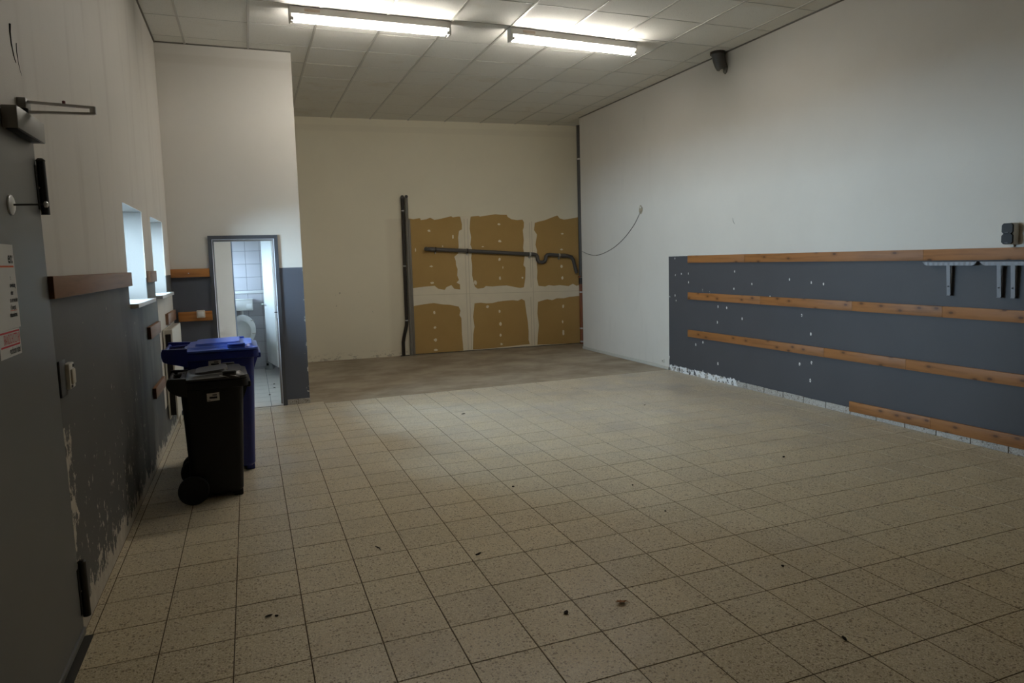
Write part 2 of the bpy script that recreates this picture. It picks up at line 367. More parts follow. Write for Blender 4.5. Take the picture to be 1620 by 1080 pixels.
# ---------------------------------------------------------------- mesh helper
class MB:
    def __init__(s): s.v = []; s.f = []; s.mi = []
    def _add(s, vs, fs, mi=0):
        o = len(s.v); s.v += [tuple(q) for q in vs]
        s.f += [tuple(i + o for i in f) for f in fs]; s.mi += [mi] * len(fs); return s
    def box(s, x0, y0, z0, x1, y1, z1, mi=0, skip=()):
        vs = [(x0, y0, z0), (x1, y0, z0), (x1, y1, z0), (x0, y1, z0), (x0, y0, z1), (x1, y0, z1), (x1, y1, z1), (x0, y1, z1)]
        fs = {'b': (0, 3, 2, 1), 't': (4, 5, 6, 7), 'f': (0, 1, 5, 4), 'r': (1, 2, 6, 5), 'k': (2, 3, 7, 6), 'l': (3, 0, 4, 7)}
        return s._add(vs, [f for q, f in fs.items() if q not in skip], mi)
    def bbox(s, x0, y0, z0, x1, y1, z1, r=0.003, mi=0, seg=2):     # box with rounded edges
        bm = bmesh.new(); bmesh.ops.create_cube(bm, size=1.0)
        for v in bm.verts:
            v.co = Vector((x0 + (v.co.x + .5) * (x1 - x0), y0 + (v.co.y + .5) * (y1 - y0), z0 + (v.co.z + .5) * (z1 - z0)))
        r = min(r, 0.49 * min(abs(x1 - x0), abs(y1 - y0), abs(z1 - z0)))
        bmesh.ops.bevel(bm, geom=bm.edges[:], offset=r, segments=seg, affect='EDGES', profile=0.5)
        return s.from_bm(bm, mi)
    def from_bm(s, bm, mi=0):
        bm.verts.index_update()
        s._add([v.co for v in bm.verts], [[v.index for v in f.verts] for f in bm.faces], mi); bm.free(); return s
    def prism(s, pts, to3, a, b, mi=0):       # 2-D outline pushed from depth a to depth b
        n = len(pts)
        vs = [to3(p[0], p[1], a) for p in pts] + [to3(p[0], p[1], b) for p in pts]
        fs = [tuple(range(n))[::-1], tuple(range(n, 2 * n))] + [(i, (i + 1) % n, n + (i + 1) % n, n + i) for i in range(n)]
        return s._add(vs, fs, mi)
    def tube(s, pts, r, n=12, caps=True, mi=0, rs=None):
        pts = [Vector(p) for p in pts]; rings = []; up = None
        for i, p in enumerate(pts):
            if i == 0: t = pts[1] - p
            elif i == len(pts) - 1: t = p - pts[i - 1]
            else: t = (pts[i + 1] - p).normalized() + (p - pts[i - 1]).normalized()
            t.normalize()
            if up is None:
                up = Vector((0, 0, 1)) if abs(t.z) < 0.9 else Vector((1, 0, 0))
            a = (up - t * up.dot(t)).normalized(); up = a; b = t.cross(a)
            rr = rs[i] if rs else r
            if 0 < i < len(pts) - 1:
                c0 = (pts[i + 1] - p).normalized().dot((p - pts[i - 1]).normalized())
            rings.append([p + (a * math.cos(2 * PI * q / n) + b * math.sin(2 * PI * q / n)) * rr for q in range(n)])
        vs = [v for r_ in rings for v in r_]; fs = []
        for i in range(len(rings) - 1):
            for q in range(n):
                fs.append((i * n + q, i * n + (q + 1) % n, (i + 1) * n + (q + 1) % n, (i + 1) * n + q))
        if caps: fs += [tuple(range(n))[::-1], tuple(range((len(rings) - 1) * n, len(rings) * n))]
        return s._add(vs, fs, mi)
    def loft(s, rings, caps=True, mi=0):
        n = len(rings[0]); vs = [v for r_ in rings for v in r_]; fs = []
        for i in range(len(rings) - 1):
            for q in range(n):
                fs.append((i * n + q, i * n + (q + 1) % n, (i + 1) * n + (q + 1) % n, (i + 1) * n + q))
        if caps: fs += [tuple(range(n))[::-1], tuple(range((len(rings) - 1) * n, len(rings) * n))]
        return s._add(vs, fs, mi)
    def lathe(s, prof, org, axis='z', n=24, mi=0):
        rings = []
        for r_, h in prof:
            ring = []
            for q in range(n):
                a = 2 * PI * q / n; c, d = r_ * math.cos(a), r_ * math.sin(a)
                ring.append({'z': (org[0] + c, org[1] + d, org[2] + h), 'y': (org[0] + d, org[1] + h, org[2] + c), 'x': (org[0] + h, org[1] + c, org[2] + d)}[axis])
            rings.append(ring)
        return s.loft(rings, True, mi)
    def mesh(s, name, mats, smooth=35):
        me = bpy.data.meshes.new(name)
        me.from_pydata(s.v, [], s.f)
        for m_ in (mats if isinstance(mats, (list, tuple)) else [mats]): me.materials.append(m_)
        for p, i in zip(me.polygons, s.mi): p.material_index = i
        bm = bmesh.new(); bm.from_mesh(me); bmesh.ops.recalc_face_normals(bm, faces=bm.faces[:]); bm.to_mesh(me); bm.free()
        if smooth:
            for p in me.polygons: p.use_smooth = True
            me.set_sharp_from_angle(angle=math.radians(smooth))
        return me
    def obj(s, name, mats, parent=None, smooth=35, base=True):
        """link as one object; top-level and child objects get their origin at the middle of their foot"""
        xs, ys, zs = zip(*s.v)
        o3 = Vector(((min(xs) + max(xs)) / 2, (min(ys) + max(ys)) / 2, min(zs))) if base else Vector((0, 0, 0))
        s.v = [tuple(Vector(q) - o3) for q in s.v]
        o = bpy.data.objects.new(name, s.mesh(name, mats, smooth)); COL.objects.link(o)
        o.location = o3
        if parent is not None: hang(o, parent)
        return o

WORLD_OF = {}
def wmat(o): return WORLD_OF.get(o.name, Matrix.Identity(4))
def hang(o, parent):
    """parent o whose location is in world space, keep it there (parents here only carry a location and a z turn)"""
    p = parent; mw = Matrix.Identity(4); chain = []
    while p is not None: chain.append(p); p = p.parent
    for q in reversed(chain): mw = mw @ q.matrix_basis
    loc = mw.inverted() @ o.location
    o.parent = parent; o.location = loc
def hang_local(o, parent): o.parent = parent
def tag(o, label, cat, group=None):
    o['label'] = label; o['category'] = cat
    if group: o['group'] = group
    return o
def thing(name, label, cat, loc, rotz=0.0, group=None):
    o = bpy.data.objects.new(name, None); COL.objects.link(o); o.empty_display_size = 0.1
    o.location = loc; o.rotation_euler = (0, 0, rotz)
    return tag(o, label, cat, group)
def struct(o): o['kind'] = 'structure'; return o

def wall_grid(mb, axis, c0, c1, a0, a1, z0, z1, holes):
    """a wall between planes c0 and c1 across `axis`, with rectangular holes (a0,a1,z0,z1)"""
    As = sorted({a0, a1, *[h[0] for h in holes], *[h[1] for h in holes]})
    Zs = sorted({z0, z1, *[h[2] for h in holes], *[h[3] for h in holes]})
    def P(c, a, z): return (c, a, z) if axis == 'x' else (a, c, z)
    def inside(a, z): return any(h[0] < a < h[1] and h[2] < z < h[3] for h in holes)
    for i in range(len(As) - 1):
        for j in range(len(Zs) - 1):
            if inside((As[i] + As[i + 1]) / 2, (Zs[j] + Zs[j + 1]) / 2): continue
            for c in (c0, c1):
                mb._add([P(c, As[i], Zs[j]), P(c, As[i + 1], Zs[j]), P(c, As[i + 1], Zs[j + 1]), P(c, As[i], Zs[j + 1])], [(0, 1, 2, 3)])
    for (p, q, r_, t) in list(holes) + [(a0, a1, z0, z1)]:
        for (A, B) in (((p, r_), (q, r_)), ((q, r_), (q, t)), ((q, t), (p, t)), ((p, t), (p, r_))):
            mb._add([P(c0, *A), P(c0, *B), P(c1, *B), P(c1, *A)], [(0, 1, 2, 3)])
    bm = bmesh.new()
    vs = [bm.verts.new(v) for v in mb.v]
    for f in mb.f: bm.faces.new([vs[i] for i in f])
    bmesh.ops.remove_doubles(bm, verts=bm.verts[:], dist=1e-5)
    out = MB(); out.from_bm(bm); return out

# ================================================================ ROOM SHELL
XL, XR, YS, ZC = -1.24, 5.06, -6.2, 4.03
def B(s): return 8.72 - (s - 0.44) * 0.0577        # y of the far wall at x = s

mb = MB().box(-1.85, YS - 0.2, -0.22, 6.0, 9.1, -0.0018)
FLOOR = struct(mb.obj('floor', M_GROUT, None, 0))
mb = MB().box(-14, -14, -0.40, 14, 20, -0.25)
struct(mb.obj('ground', M_ASPHALT, None, 0))

# floor tiles: nearest / largest 300 are single parts, the rest one part
T, G, Z0 = 0.3, 0.0046, -0.0018
def tile_mesh(w, d, name='tile'):
    mb = MB(); b = 0.0008
    x, y = w / 2 - G / 2, d / 2 - G / 2
    mb._add([(-x, -y, 0), (x, -y, 0), (x, y, 0), (-x, y, 0), (-x + b, -y + b, 0.0018), (x - b, -y + b, 0.0018), (x - b, y - b, 0.0018), (-x + b, y - b, 0.0018)],
            [(4, 5, 6, 7), (0, 1, 5, 4), (1, 2, 6, 5), (2, 3, 7, 6), (3, 0, 4, 7)])
    return mb
tiles = []
xs = [(-1.24, -1.2)] + [(-1.2 + .3 * i, -0.9 + .3 * i) for i in range(20)] + [(4.8, 5.06)]
for x0, x1 in xs:
    for j in range(-20, 18):
        y0, y1 = .3 * j, .3 * j + .3
        if j == 17:
            if x0 >= 0.15: continue
            y1 = 5.2
        tiles.append((x0, y0, x1, y1))
def score(t):
    p = Vector(((t[0] + t[2]) / 2, (t[1] + t[3]) / 2, 0)) - CAM
    dz = p.dot(_d)
    if dz < 0.5: return -1
    u, v = p.dot(_R) / dz * 1083.6, p.dot(_U) / dz * 1083.6
    if abs(u) > 860 or v < -640 or v > 540: return -1
    return (t[2] - t[0]) * (t[3] - t[1]) / dz ** 3
tiles.sort(key=score, reverse=True)
cache = {}
rest = MB()
for i, (x0, y0, x1, y1) in enumerate(tiles):
    w, d = round(x1 - x0, 4), round(y1 - y0, 4)
    cx, cy = (x0 + x1) / 2, (y0 + y1) / 2
    dz = random.uniform(-0.0004, 0.0004); tx, ty = random.uniform(-.0014, .0014), random.uniform(-.0014, .0014)
    if i < 298:
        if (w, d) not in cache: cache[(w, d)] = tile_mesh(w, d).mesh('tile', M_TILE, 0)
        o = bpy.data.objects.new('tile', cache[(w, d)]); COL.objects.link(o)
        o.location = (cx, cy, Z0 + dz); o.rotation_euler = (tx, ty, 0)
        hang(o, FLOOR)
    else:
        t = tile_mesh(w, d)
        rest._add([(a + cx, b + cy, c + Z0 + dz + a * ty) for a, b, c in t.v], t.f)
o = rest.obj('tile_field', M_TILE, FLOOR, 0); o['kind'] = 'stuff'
# bare screed strip in front of the far wall
o = MB()._add([(0.145, 5.10, 0), (5.06, 5.112, 0), (5.06, 7.75, 0), (5.75, 7.75, 0), (5.75, 8.6, 0), (0.145, 8.9, 0),
               (0.145, 5.10, -.01), (5.06, 5.112, -.01), (5.06, 7.75, -.01), (5.75, 7.75, -.01), (5.75, 8.6, -.01), (0.145, 8.9, -.01)],
              [(0, 1, 2, 3, 4, 5), (0, 6, 7, 1), (11, 10, 9, 8, 7, 6)]).obj('screed_strip', M_SCREED, FLOOR, 0)

# walls
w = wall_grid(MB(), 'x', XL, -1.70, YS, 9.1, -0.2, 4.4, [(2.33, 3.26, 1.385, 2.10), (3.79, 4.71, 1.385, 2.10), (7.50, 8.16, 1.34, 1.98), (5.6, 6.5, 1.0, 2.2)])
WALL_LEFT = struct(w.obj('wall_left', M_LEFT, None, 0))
WALL_RIGHT = struct(MB().box(XR, YS, -0.2, 5.75, 7.75, 4.4).obj('wall_right', M_RIGHT, None, 0))
struct(MB().box(5.75, 7.6, -0.2, 5.95, 9.1, 4.4).obj('wall_recess', M_WHITE, None, 0))
struct(MB().box(-1.7, YS - .2, -0.2, 5.75, YS, 4.4).obj('wall_front', M_WHITE, None, 0))
WALL_BACK = struct(MB()._add([(a, B(a) + q, zz) for zz in (-0.2, 4.4) for a, q in ((-1.3, 0), (5.95, 0), (5.95, .3), (-1.3, .3))],
    [(0, 3, 2, 1), (4, 5, 6, 7), (0, 1, 5, 4), (1, 2, 6, 5), (2, 3, 7, 6), (3, 0, 4, 7)]).obj('wall_back', M_BACK, None, 0))
w = wall_grid(MB(), 'y', 5.2, 5.36, XL, 0.145, 0.0, ZC, [(-0.815, -0.145, -0.0, 1.945)])
WALL_STUB = struct(w.obj('wall_toilet', M_STUB, None, 0))
struct(MB().box(0.03, 5.36, 0, 0.145, 8.75, ZC).obj('wall_toilet_side', M_WHITE, None, 0))
WALL_WC = struct(MB().box(XL, 8.362, 0, 0.03, 8.5, 2.6).obj('wall_toilet_back', M_WCGROUT, None, 0))
struct(MB().box(XL, 5.36, 2.55, 0.03, 8.5, 2.65).obj('ceiling_toilet', M_WHITE, None, 0))
# whole upper lid of the building
CEIL = struct(MB().box(-1.7, YS, ZC + 0.03, 5.95, 9.1, ZC + 0.25).obj('ceiling', M_VOID, None, 0))

# ceiling panels, rails and cross rails
PX0, PY0, PP = 0.334, 4.335, 0.637
gx = [XL] + [PX0 + PP * i for i in range(-2, 8) if XL < PX0 + PP * i < XR] + [XR]
gy = [YS] + [PY0 + PP * j for j in range(-17, 8) if YS < PY0 + PP * j < 8.9] + [8.9]
cache = {}
def panel_mesh(w, d):
    mb = MB(); x, y, b = w / 2 - .0025, d / 2 - .0025, .003
    mb._add([(-x, -y, .012), (x, -y, .012), (x, y, .012), (-x, y, .012), (-x, -y, b), (x, -y, b), (x, y, b), (-x, y, b), (-x + b, -y + b, 0), (x - b, -y + b, 0), (x - b, y - b, 0), (-x + b, y - b, 0)],
            [(8, 11, 10, 9), (4, 8, 9, 5), (5, 9, 10, 6), (6, 10, 11, 7), (7, 11, 8, 4), (0, 4, 5, 1), (1, 5, 6, 2), (2, 6, 7, 3), (3, 7, 4, 0)])
    return mb.mesh('ceiling_panel', M_PANEL, 0)
for i in range(len(gx) - 1):
    for j in range(len(gy) - 1):
        w_, d_ = round(gx[i + 1] - gx[i], 3), round(gy[j + 1] - gy[j], 3)
        cx, cy = (gx[i] + gx[i + 1]) / 2, (gy[j] + gy[j + 1]) / 2
        if cy > 5.3 and cx < 0.0: continue
        if (w_, d_) not in cache: cache[(w_, d_)] = panel_mesh(w_, d_)
        o = bpy.data.objects.new('ceiling_panel', cache[(w_, d_)]); COL.objects.link(o)
        o.location = (cx, cy, ZC + random.uniform(0, .0012)); o.rotation_euler = (random.uniform(-.0022, .0022), random.uniform(-.0022, .0022), 0)
        hang(o, CEIL)
for j in range(len(gy) - 1):
    if gy[j + 1] > 7.76:
        y0_ = max(gy[j], 7.751)
        MB().box(XR, y0_ + .002, ZC, 5.75, gy[j + 1] - .002, ZC + .012).obj('ceiling_panel', M_PANEL, CEIL, 0)
for xg in gx[1:-1]:
    y1 = 5.2 if xg < 0.14 else B(xg)
    mb = MB(); y0 = YS
    mb._add([(xg - .013, y0, ZC + .01), (xg - .011, y0, ZC - .007), (xg + .011, y0, ZC - .007), (xg + .013, y0, ZC + .01),
             (xg - .013, y1, ZC + .01), (xg - .011, y1, ZC - .007), (xg + .011, y1, ZC - .007), (xg + .013, y1, ZC + .01)],
            [(0, 1, 5, 4), (1, 2, 6, 5), (2, 3, 7, 6), (0, 3, 2, 1), (4, 5, 6, 7)])
    mb.obj('ceiling_rail', M_RUNNER, CEIL, 0)
for yg in gy[1:-1]:
    x0 = 0.145 if yg > 5.2 else XL
    x1 = XR if yg < 7.75 else 5.75
    MB().box(x0, yg - .003, ZC - .0015, x1, yg + .003, ZC + .01).obj('ceiling_cross_rail', M_RUNNER, CEIL, 0)
for nm, a in (('trim_1', (XL, YS, ZC - .012, XL + .014, 5.2, ZC + .005)), ('trim_2', (XR - .014, YS, ZC - .012, XR, 7.75, ZC + .005)), ('trim_3', (XL, 5.186, ZC - .010, 0.145, 5.2, ZC + .005))):
    struct(MB().box(*a).obj(nm, plain('dull_edge_rail', (0.14, 0.13, 0.11), 0.6, 0.3) if nm == 'trim_1' else bpy.data.materials['dull_edge_rail'], None, 0))

# skirting tiles
def skirting(name, y0, y1, label=None):
    pass
BASE_R = struct(MB().box(XR - .006, YS, 0, XR, 3.6, .062).obj('baseboard_right', M_GROUT, None, 0))
ys = [3.6, 3.44] + [3.137 - .305 * i for i in range(0, 31)]
for a, b in zip(ys[:-1], ys[1:]):
    h = .066 + random.uniform(-.003, .003)
    MB().bbox(XR - .013, b + .0035, 0.001, XR - .001, a - .0035, h, .0015, 0, 1).obj('tile', M_SKIRT, BASE_R, 0)
BASE_S = struct(MB().box(-0.105, 5.194, 0, 0.145, 5.2, .06).obj('baseboard_toilet', M_GROUT, None, 0))
for a, b in ((-.105, .012), (.016, .150)):
    MB().bbox(a, 5.187, .001, b, 5.199, .062, .0015, 0, 1).obj('tile', M_SKIRT, BASE_S, 0)
struct(MB().bbox(XR - .018, 5.07, 0.0, XR, 7.752, .045, .004).obj('baseboard_white', plain('dusty_white_trunking', (0.50, 0.475, 0.42), 0.6, 0.3), None))

# ---------------------------------------------------------------- windows (deep reveals, sills)
for n, (a, b) in enumerate(((2.33, 3.26), (3.79, 4.71), (5.6, 6.5), (7.50, 8.16))):
    z0, z1 = ((1.385, 2.10), (1.385, 2.10), (1.0, 2.2), (1.34, 1.98))[n]
    fr = MB()
    for q in ((a, z0, a + .05, z1), (b - .05, z0, b, z1), (a + .05, z0, b - .05, z0 + .05), (a + .05, z1 - .05, b - .05, z1)):
        fr.bbox(-1.665, q[0], q[1], -1.605, q[2], q[3], .004)
    W = struct(fr.obj('window_%d' % (n + 1), M_ENAMEL, None))
    MB().box(-1.638, a + .045, z0 + .045, -1.632, b - .045, z1 - .045).obj('pane', M_GLASS, W, 0)
    MB().bbox(-1.607, b - .042, (z0 + z1) / 2 - .05, -1.585, b - .012, (z0 + z1) / 2 + .05, .005).obj('handle', M_ENAMEL, W)
    if n < 2:
        s = MB().bbox(-1.61, a + .001, z0 - .027, XL, b - .001, z0 + .003, .002)
        s.bbox(XL - .001, a + (.0 if n == 0 else .02), z0 - .027, XL + .055, b + (.06 if n == 0 else .10), z0 + .003, .003)
        s.obj('sill', M_ENAMEL, W)

# ---------------------------------------------------------------- drywall on the far wall
BOARDS = [
   [(2.179, 2.374), (2.267, 2.36), (2.382, 2.377), (2.398, 2.342), (2.496, 2.358), (2.562, 2.383), (2.637, 2.344), (2.755, 2.364), (2.86, 2.388), (2.934, 2.405), (2.964, 2.385), (3.057, 2.399), (3.096, 2.396), (3.123, 2.263), (3.12, 2.173), (3.066, 2.149), (3.046, 2.033), (3.051, 1.879), (3.034, 1.751), (2.966, 1.696), (2.989, 1.623), (2.992, 1.546), (3.016, 1.48), (3.006, 1.364), (3.035, 1.285), (2.989, 1.24), (3.049, 1.207), (3.051, 1.116), (2.945, 1.133), (2.895, 1.2), (2.801, 1.165), (2.773, 1.119), (2.656, 1.145), (2.593, 1.199), (2.45, 1.191), (2.321, 1.184), (2.187, 1.168), (2.191, 1.443), (2.187, 1.645), (2.182, 2.023)] ,
   [(3.287, 2.395), (3.363, 2.402), (3.43, 2.409), (3.456, 2.394), (3.578, 2.413), (3.742, 2.433), (3.851, 2.424), (3.955, 2.423), (3.973, 2.384), (4.041, 2.344), (4.152, 2.325), (4.25, 2.335), (4.277, 2.29), (4.274, 2.197), (4.253, 2.145), (4.267, 1.96), (4.25, 1.828), (4.274, 1.668), (4.247, 1.509), (4.285, 1.468), (4.277, 1.268), (4.244, 1.108), (4.173, 1.098), (4.048, 1.124), (3.923, 1.153), (3.784, 1.153), (3.647, 1.145), (3.524, 1.158), (3.482, 1.125), (3.373, 1.116), (3.32, 1.158), (3.297, 1.263), (3.279, 1.355), (3.285, 1.537), (3.271, 1.667), (3.295, 1.822), (3.265, 1.901), (3.283, 2.029), (3.262, 2.184), (3.274, 2.313)] ,
   [(4.487, 2.274), (4.587, 2.3), (4.688, 2.32), (4.774, 2.351), (4.861, 2.382), (4.934, 2.403), (4.976, 2.349), (5.063, 2.327), (5.18, 2.342), (5.297, 2.36), (5.386, 2.378), (5.405, 1.83), (5.385, 1.119), (5.286, 1.095), (5.213, 1.136), (5.124, 1.096), (4.948, 1.122), (4.831, 1.113), (4.73, 1.13), (4.658, 1.106), (4.529, 1.124), (4.504, 1.26), (4.516, 1.394), (4.503, 1.582), (4.517, 1.769), (4.491, 1.876), (4.524, 2.061), (4.47, 2.142)] ,
   [(2.179, 0.857), (2.308, 0.872), (2.412, 0.885), (2.568, 0.896), (2.724, 0.865), (2.855, 0.851), (3.013, 0.813), (3.043, 0.738), (3.021, 0.66), (3.054, 0.606), (3.054, 0.317), (3.065, 0.158), (3.071, 0.02), (2.798, 0.012), (2.481, -0.0), (2.208, -0.007), (2.183, 0.008), (2.185, 0.369)] ,
   [(3.305, 0.856), (3.419, 0.864), (3.527, 0.846), (3.637, 0.846), (3.748, 0.868), (3.887, 0.878), (4.027, 0.882), (4.124, 0.867), (4.196, 0.896), (4.257, 0.861), (4.275, 0.677), (4.299, 0.513), (4.316, 0.296), (4.311, 0.133), (4.329, 0.055), (3.89, 0.038), (3.501, 0.023), (3.249, 0.027), (3.264, 0.304), (3.291, 0.435), (3.27, 0.621), (3.293, 0.752)] ,
   [(4.513, 0.828), (4.623, 0.855), (4.695, 0.868), (4.796, 0.847), (4.884, 0.879), (5.03, 0.873), (5.149, 0.895), (5.297, 0.902), (5.381, 0.904), (5.378, 0.456), (5.384, 0.01), (5.041, 0.018), (4.689, 0.027), (4.481, 0.035), (4.497, 0.23), (4.519, 0.393), (4.496, 0.612), (4.505, 0.747)] ,
]
PATCHES = [(2.532, 2.156, 0.047, 0.032), (2.547, 1.541, 0.045, 0.024), (2.556, 1.251, 0.063, 0.032), (3.805, 2.255, 0.047, 0.032), (3.809, 1.955, 0.047, 0.042), (3.794, 1.627, 0.042, 0.042), (3.794, 1.29, 0.032, 0.063), (3.336, 1.228, 0.047, 0.068), (5.019, 2.067, 0.042, 0.026), (4.998, 1.779, 0.047, 0.026), (4.994, 1.468, 0.045, 0.045), (5.004, 1.25, 0.034, 0.058), (2.567, 0.73, 0.032, 0.053), (2.572, 0.463, 0.037, 0.034), (2.569, 0.242, 0.047, 0.047), (2.575, 0.064, 0.058, 0.029), (3.545, 0.785, 0.047, 0.037), (3.765, 0.689, 0.029, 0.053), (3.777, 0.461, 0.037, 0.053), (3.776, 0.255, 0.037, 0.042), (3.788, 0.09, 0.039, 0.037), (5.007, 0.723, 0.034, 0.053), (4.991, 0.435, 0.026, 0.047), (5.001, 0.228, 0.034, 0.079), (2.952, 2.048, 0.026, 0.058), (2.763, 1.885, 0.016, 0.026), (2.283, 1.832, 0.016, 0.053), (3.855, 1.481, 0.013, 0.037), (3.493, 1.862, 0.032, 0.016), (4.221, 1.283, 0.026, 0.032)]
def on_wall(a, zz, d): return (a, B(a) - d, max(zz, 0.004))
base = [(2.175, 0.004), (5.40, 0.004), (5.41, 2.395), (5.18, 2.352), (4.97, 2.36), (4.86, 2.40), (4.69, 2.33), (4.49, 2.29), (4.27, 2.33), (4.15, 2.33), (4.04, 2.35), (3.95, 2.43), (3.74, 2.44), (3.45, 2.40), (3.28, 2.405), (3.05, 2.41), (2.93, 2.41), (2.75, 2.37), (2.56, 2.39), (2.38, 2.38), (2.175, 2.378)]
o = MB().prism(base, on_wall, -0.004, 0.0025).obj('joint_filler', M_FILLER, WALL_BACK, 0)
for pts in BOARDS:
    MB().prism(pts, on_wall, 0.0005, 0.0045).obj('drywall_board', M_BOARD, WALL_BACK, 0)
for a, zz, w_, h_ in PATCHES:
    n = 9; pts = []
    for q in range(n):
        t = 2 * PI * q / n; r_ = random.uniform(.75, 1.2)
        pts.append((a + w_ * .62 * r_ * math.cos(t), zz + h_ * .62 * r_ * math.sin(t)))
    MB().prism(pts, on_wall, 0.002, 0.0065).obj('filler_patch', M_FILLER, WALL_BACK, 0)
for a, zz0, zz1 in ((3.165, .03, 2.36), (3.225, .03, 2.36), (4.375, 0.03, .93), (4.425, .03, 2.30), (4.385, 1.1, 2.28)):
    MB().prism([(a - .006, zz0), (a + .006, zz0), (a + .006, zz1), (a - .006, zz1)], on_wall, 0.001, 0.0034).obj('filler_seam', M_TAPE, WALL_BACK, 0)
MB().prism([(2.2, 1.045), (5.38, .995), (5.38, 1.003), (2.2, 1.053)], on_wall, 0.001, 0.0033).obj('filler_seam', M_TAPE, WALL_BACK, 0)
MB().prism([(2.2, .0), (5.39, .0), (5.39, .016), (2.2, .016)], on_wall, 0.001, 0.006).obj('floor_gap', M_VOID, WALL_BACK, 0)

# ================================================================ LAMPS
def batten(x0, x1, yc, label, dy=0.0):
    t = thing('fluorescent_lamp', label, 'lamp', ((x0 + x1) / 2, yc, ZC), math.atan2(dy, x1 - x0), 'fluorescent battens on the ceiling')
    L = (x1 - x0) / 2
    def put(mb, name, m_, sm=35, par=t):
        o = bpy.data.objects.new(name, mb.mesh(name, m_, sm)); COL.objects.link(o); o.parent = par; return o
    prof = [(-.045, 0), (.045, 0), (.047, -.066), (.038, -.074), (-.038, -.074), (-.047, -.066)]
    put(MB().prism(prof, lambda a, b, c: (c, a, b - .008), -L, L), 'housing', M_LAMPBODY, 20)
    for s in (-1, 1):
        put(MB().bbox(s * L - (.0 if s < 0 else .022), -.052, -.142, s * L + (.022 if s < 0 else .0), .052, -.076, .004), 'lamp_holder', M_LAMPBODY)
    for q in (-.034, .034):
        tb = MB().tube([(-L + .030, q, -.116), (L - .030, q, -.116)], .0145, 14)
        put(tb, 'tube', M_TUBE)
    for s in (-1, 1):
        for q in (-.034, .034):
            put(MB().tube([(s * (L - .020), q, -.116), (s * (L - .042), q, -.116)], .0152, 12), 'tube_cap', M_STEEL)
    put(MB().box(-L + .14, -.0492, -.050, -L + .28, -.0450, -.026), 'type_plate', plain('faded_lamp_label', (0.52, 0.42, 0.34), 0.6, 0.3) if 'faded_lamp_label' not in bpy.data.materials else bpy.data.materials['faded_lamp_label'], 0)
    return t
batten(0.045, 1.600, 3.765, 'long fluorescent tube lamp on the ceiling, the one nearer the windows')
batten(2.235, 3.800, 3.790, 'long fluorescent tube lamp on the ceiling, the one nearer the broken vent pipe', .09)

# ================================================================ RIGHT WALL
def plank_y(label, segs, z0, z1, tilt, x0=XR, th=0.024, mat=None, group=None, side=-1):
    """a plank along y on a wall; segs = y breaks from far to near"""
    mat = mat or M_WOOD_Y
    t = thing('wall_plank', label, 'plank', (x0 + side * th / 2, (segs[0] + segs[-1]) / 2, min(z0, z0 + tilt)), 0, group)
    L = segs[0] - segs[-1]
    for a, b in zip(segs[:-1], segs[1:]):
        mb = MB().bbox(min(x0, x0 + side * th), b + .0006, z0, max(x0, x0 + side * th), a - .0006, z1, .0022)
        mb.v = [(p[0], p[1], p[2] + tilt * (segs[0] - p[1]) / L) for p in mb.v]
        mb.obj('plank_segment', mat, t)
    return t
GR = 'planks screwed to the grey wall with the shelf brackets'
plank_y('uppermost of the four long pine planks, above the metal shelf bracket', [4.597, 3.471, 1.162, -0.9], 1.514, 1.609, 0.004, group=GR)
plank_y('second pine plank from the top, just below the metal shelf bracket', [4.597, 3.2, 1.905, 0.972, -0.9], 1.025, 1.119, 0.014, group=GR)
plank_y('third pine plank from the top, across the middle of the grey wall', [4.600, 2.25, 1.305, -0.9], 0.520, 0.615, 0.030, group=GR)
plank_y('shortest lowest pine plank, lying just above the skirting tiles', [1.921, 1.05, -0.9], 0.033, 0.133, 0.046, group=GR)

# folding shelf brackets of zinc steel
def shelf_bracket(y0, y1, legs, label):
    t = thing('shelf_bracket', label, 'bracket', (XR - .03, (y0 + y1) / 2, 1.225), 0, 'zinc shelf brackets under the top plank')
    zt = 1.508
    mb = MB()
    # channel with chamfered ends hung under the plank, its wavy side towards the room
    xa, xb = XR - .052, XR
    n = max(6, int((y1 - y0) / .022)); front = []
    for i in range(n + 1):
        yy = y0 + (y1 - y0) * i / n
        front.append((yy, .0025 if i % 2 else 0.0))
    vs, fs = [], []
    for (yy, o_) in front:
        c = min(yy - y0, y1 - yy); cut = max(0.0, 0.030 - c)
        vs += [(xb, yy, zt), (xa + o_, yy, zt), (xa + o_ + .003, yy, zt - .004), (xa + o_ + .003, yy, zt - .034 + cut), (xa + .008, yy, zt - .034 + cut), (xa + .008, yy, zt - .006), (xb, yy, zt - .006)]
    for i in range(n):
        for q in range(7):
            fs.append((i * 7 + q, i * 7 + (q + 1) % 7, (i + 1) * 7 + (q + 1) % 7, (i + 1) * 7 + q))
    fs += [tuple(range(7))[::-1], tuple(n * 7 + q for q in range(7))]
    mb._add(vs, fs).obj('rail', M_ZINC, t, 0)
    for yl in legs:
        MB().bbox(XR - .004, yl - .010, 1.235, XR - .0005, yl + .010, zt - .006, .001).obj('wall_strip', M_ZINC, t, 0)
        lg = MB()
        lg.prism([(XR - .046, zt - .034), (XR - .040, zt - .034), (XR - .022, 1.225), (XR - .030, 1.225)], lambda a, b, c: (a, c, b), yl - .016, yl + .016)
        lg.prism([(XR - .040, zt - .034), (XR - .026, zt - .034), (XR - .010, 1.225), (XR - .022, 1.225)], lambda a, b, c: (a, c, b), yl + .013, yl + .016)
        lg.bbox(XR - .036, yl - .016, 1.222, XR - .002, yl + .016, 1.229, .001)
        lg.obj('bracket_leg', M_ZINC, t, 0)
        MB().lathe([(.006, 0), (.006, .003), (.003, .005)], (XR - .042, yl, 1.30), 'x', 10).obj('bolt', M_HINGE, t)
    return t
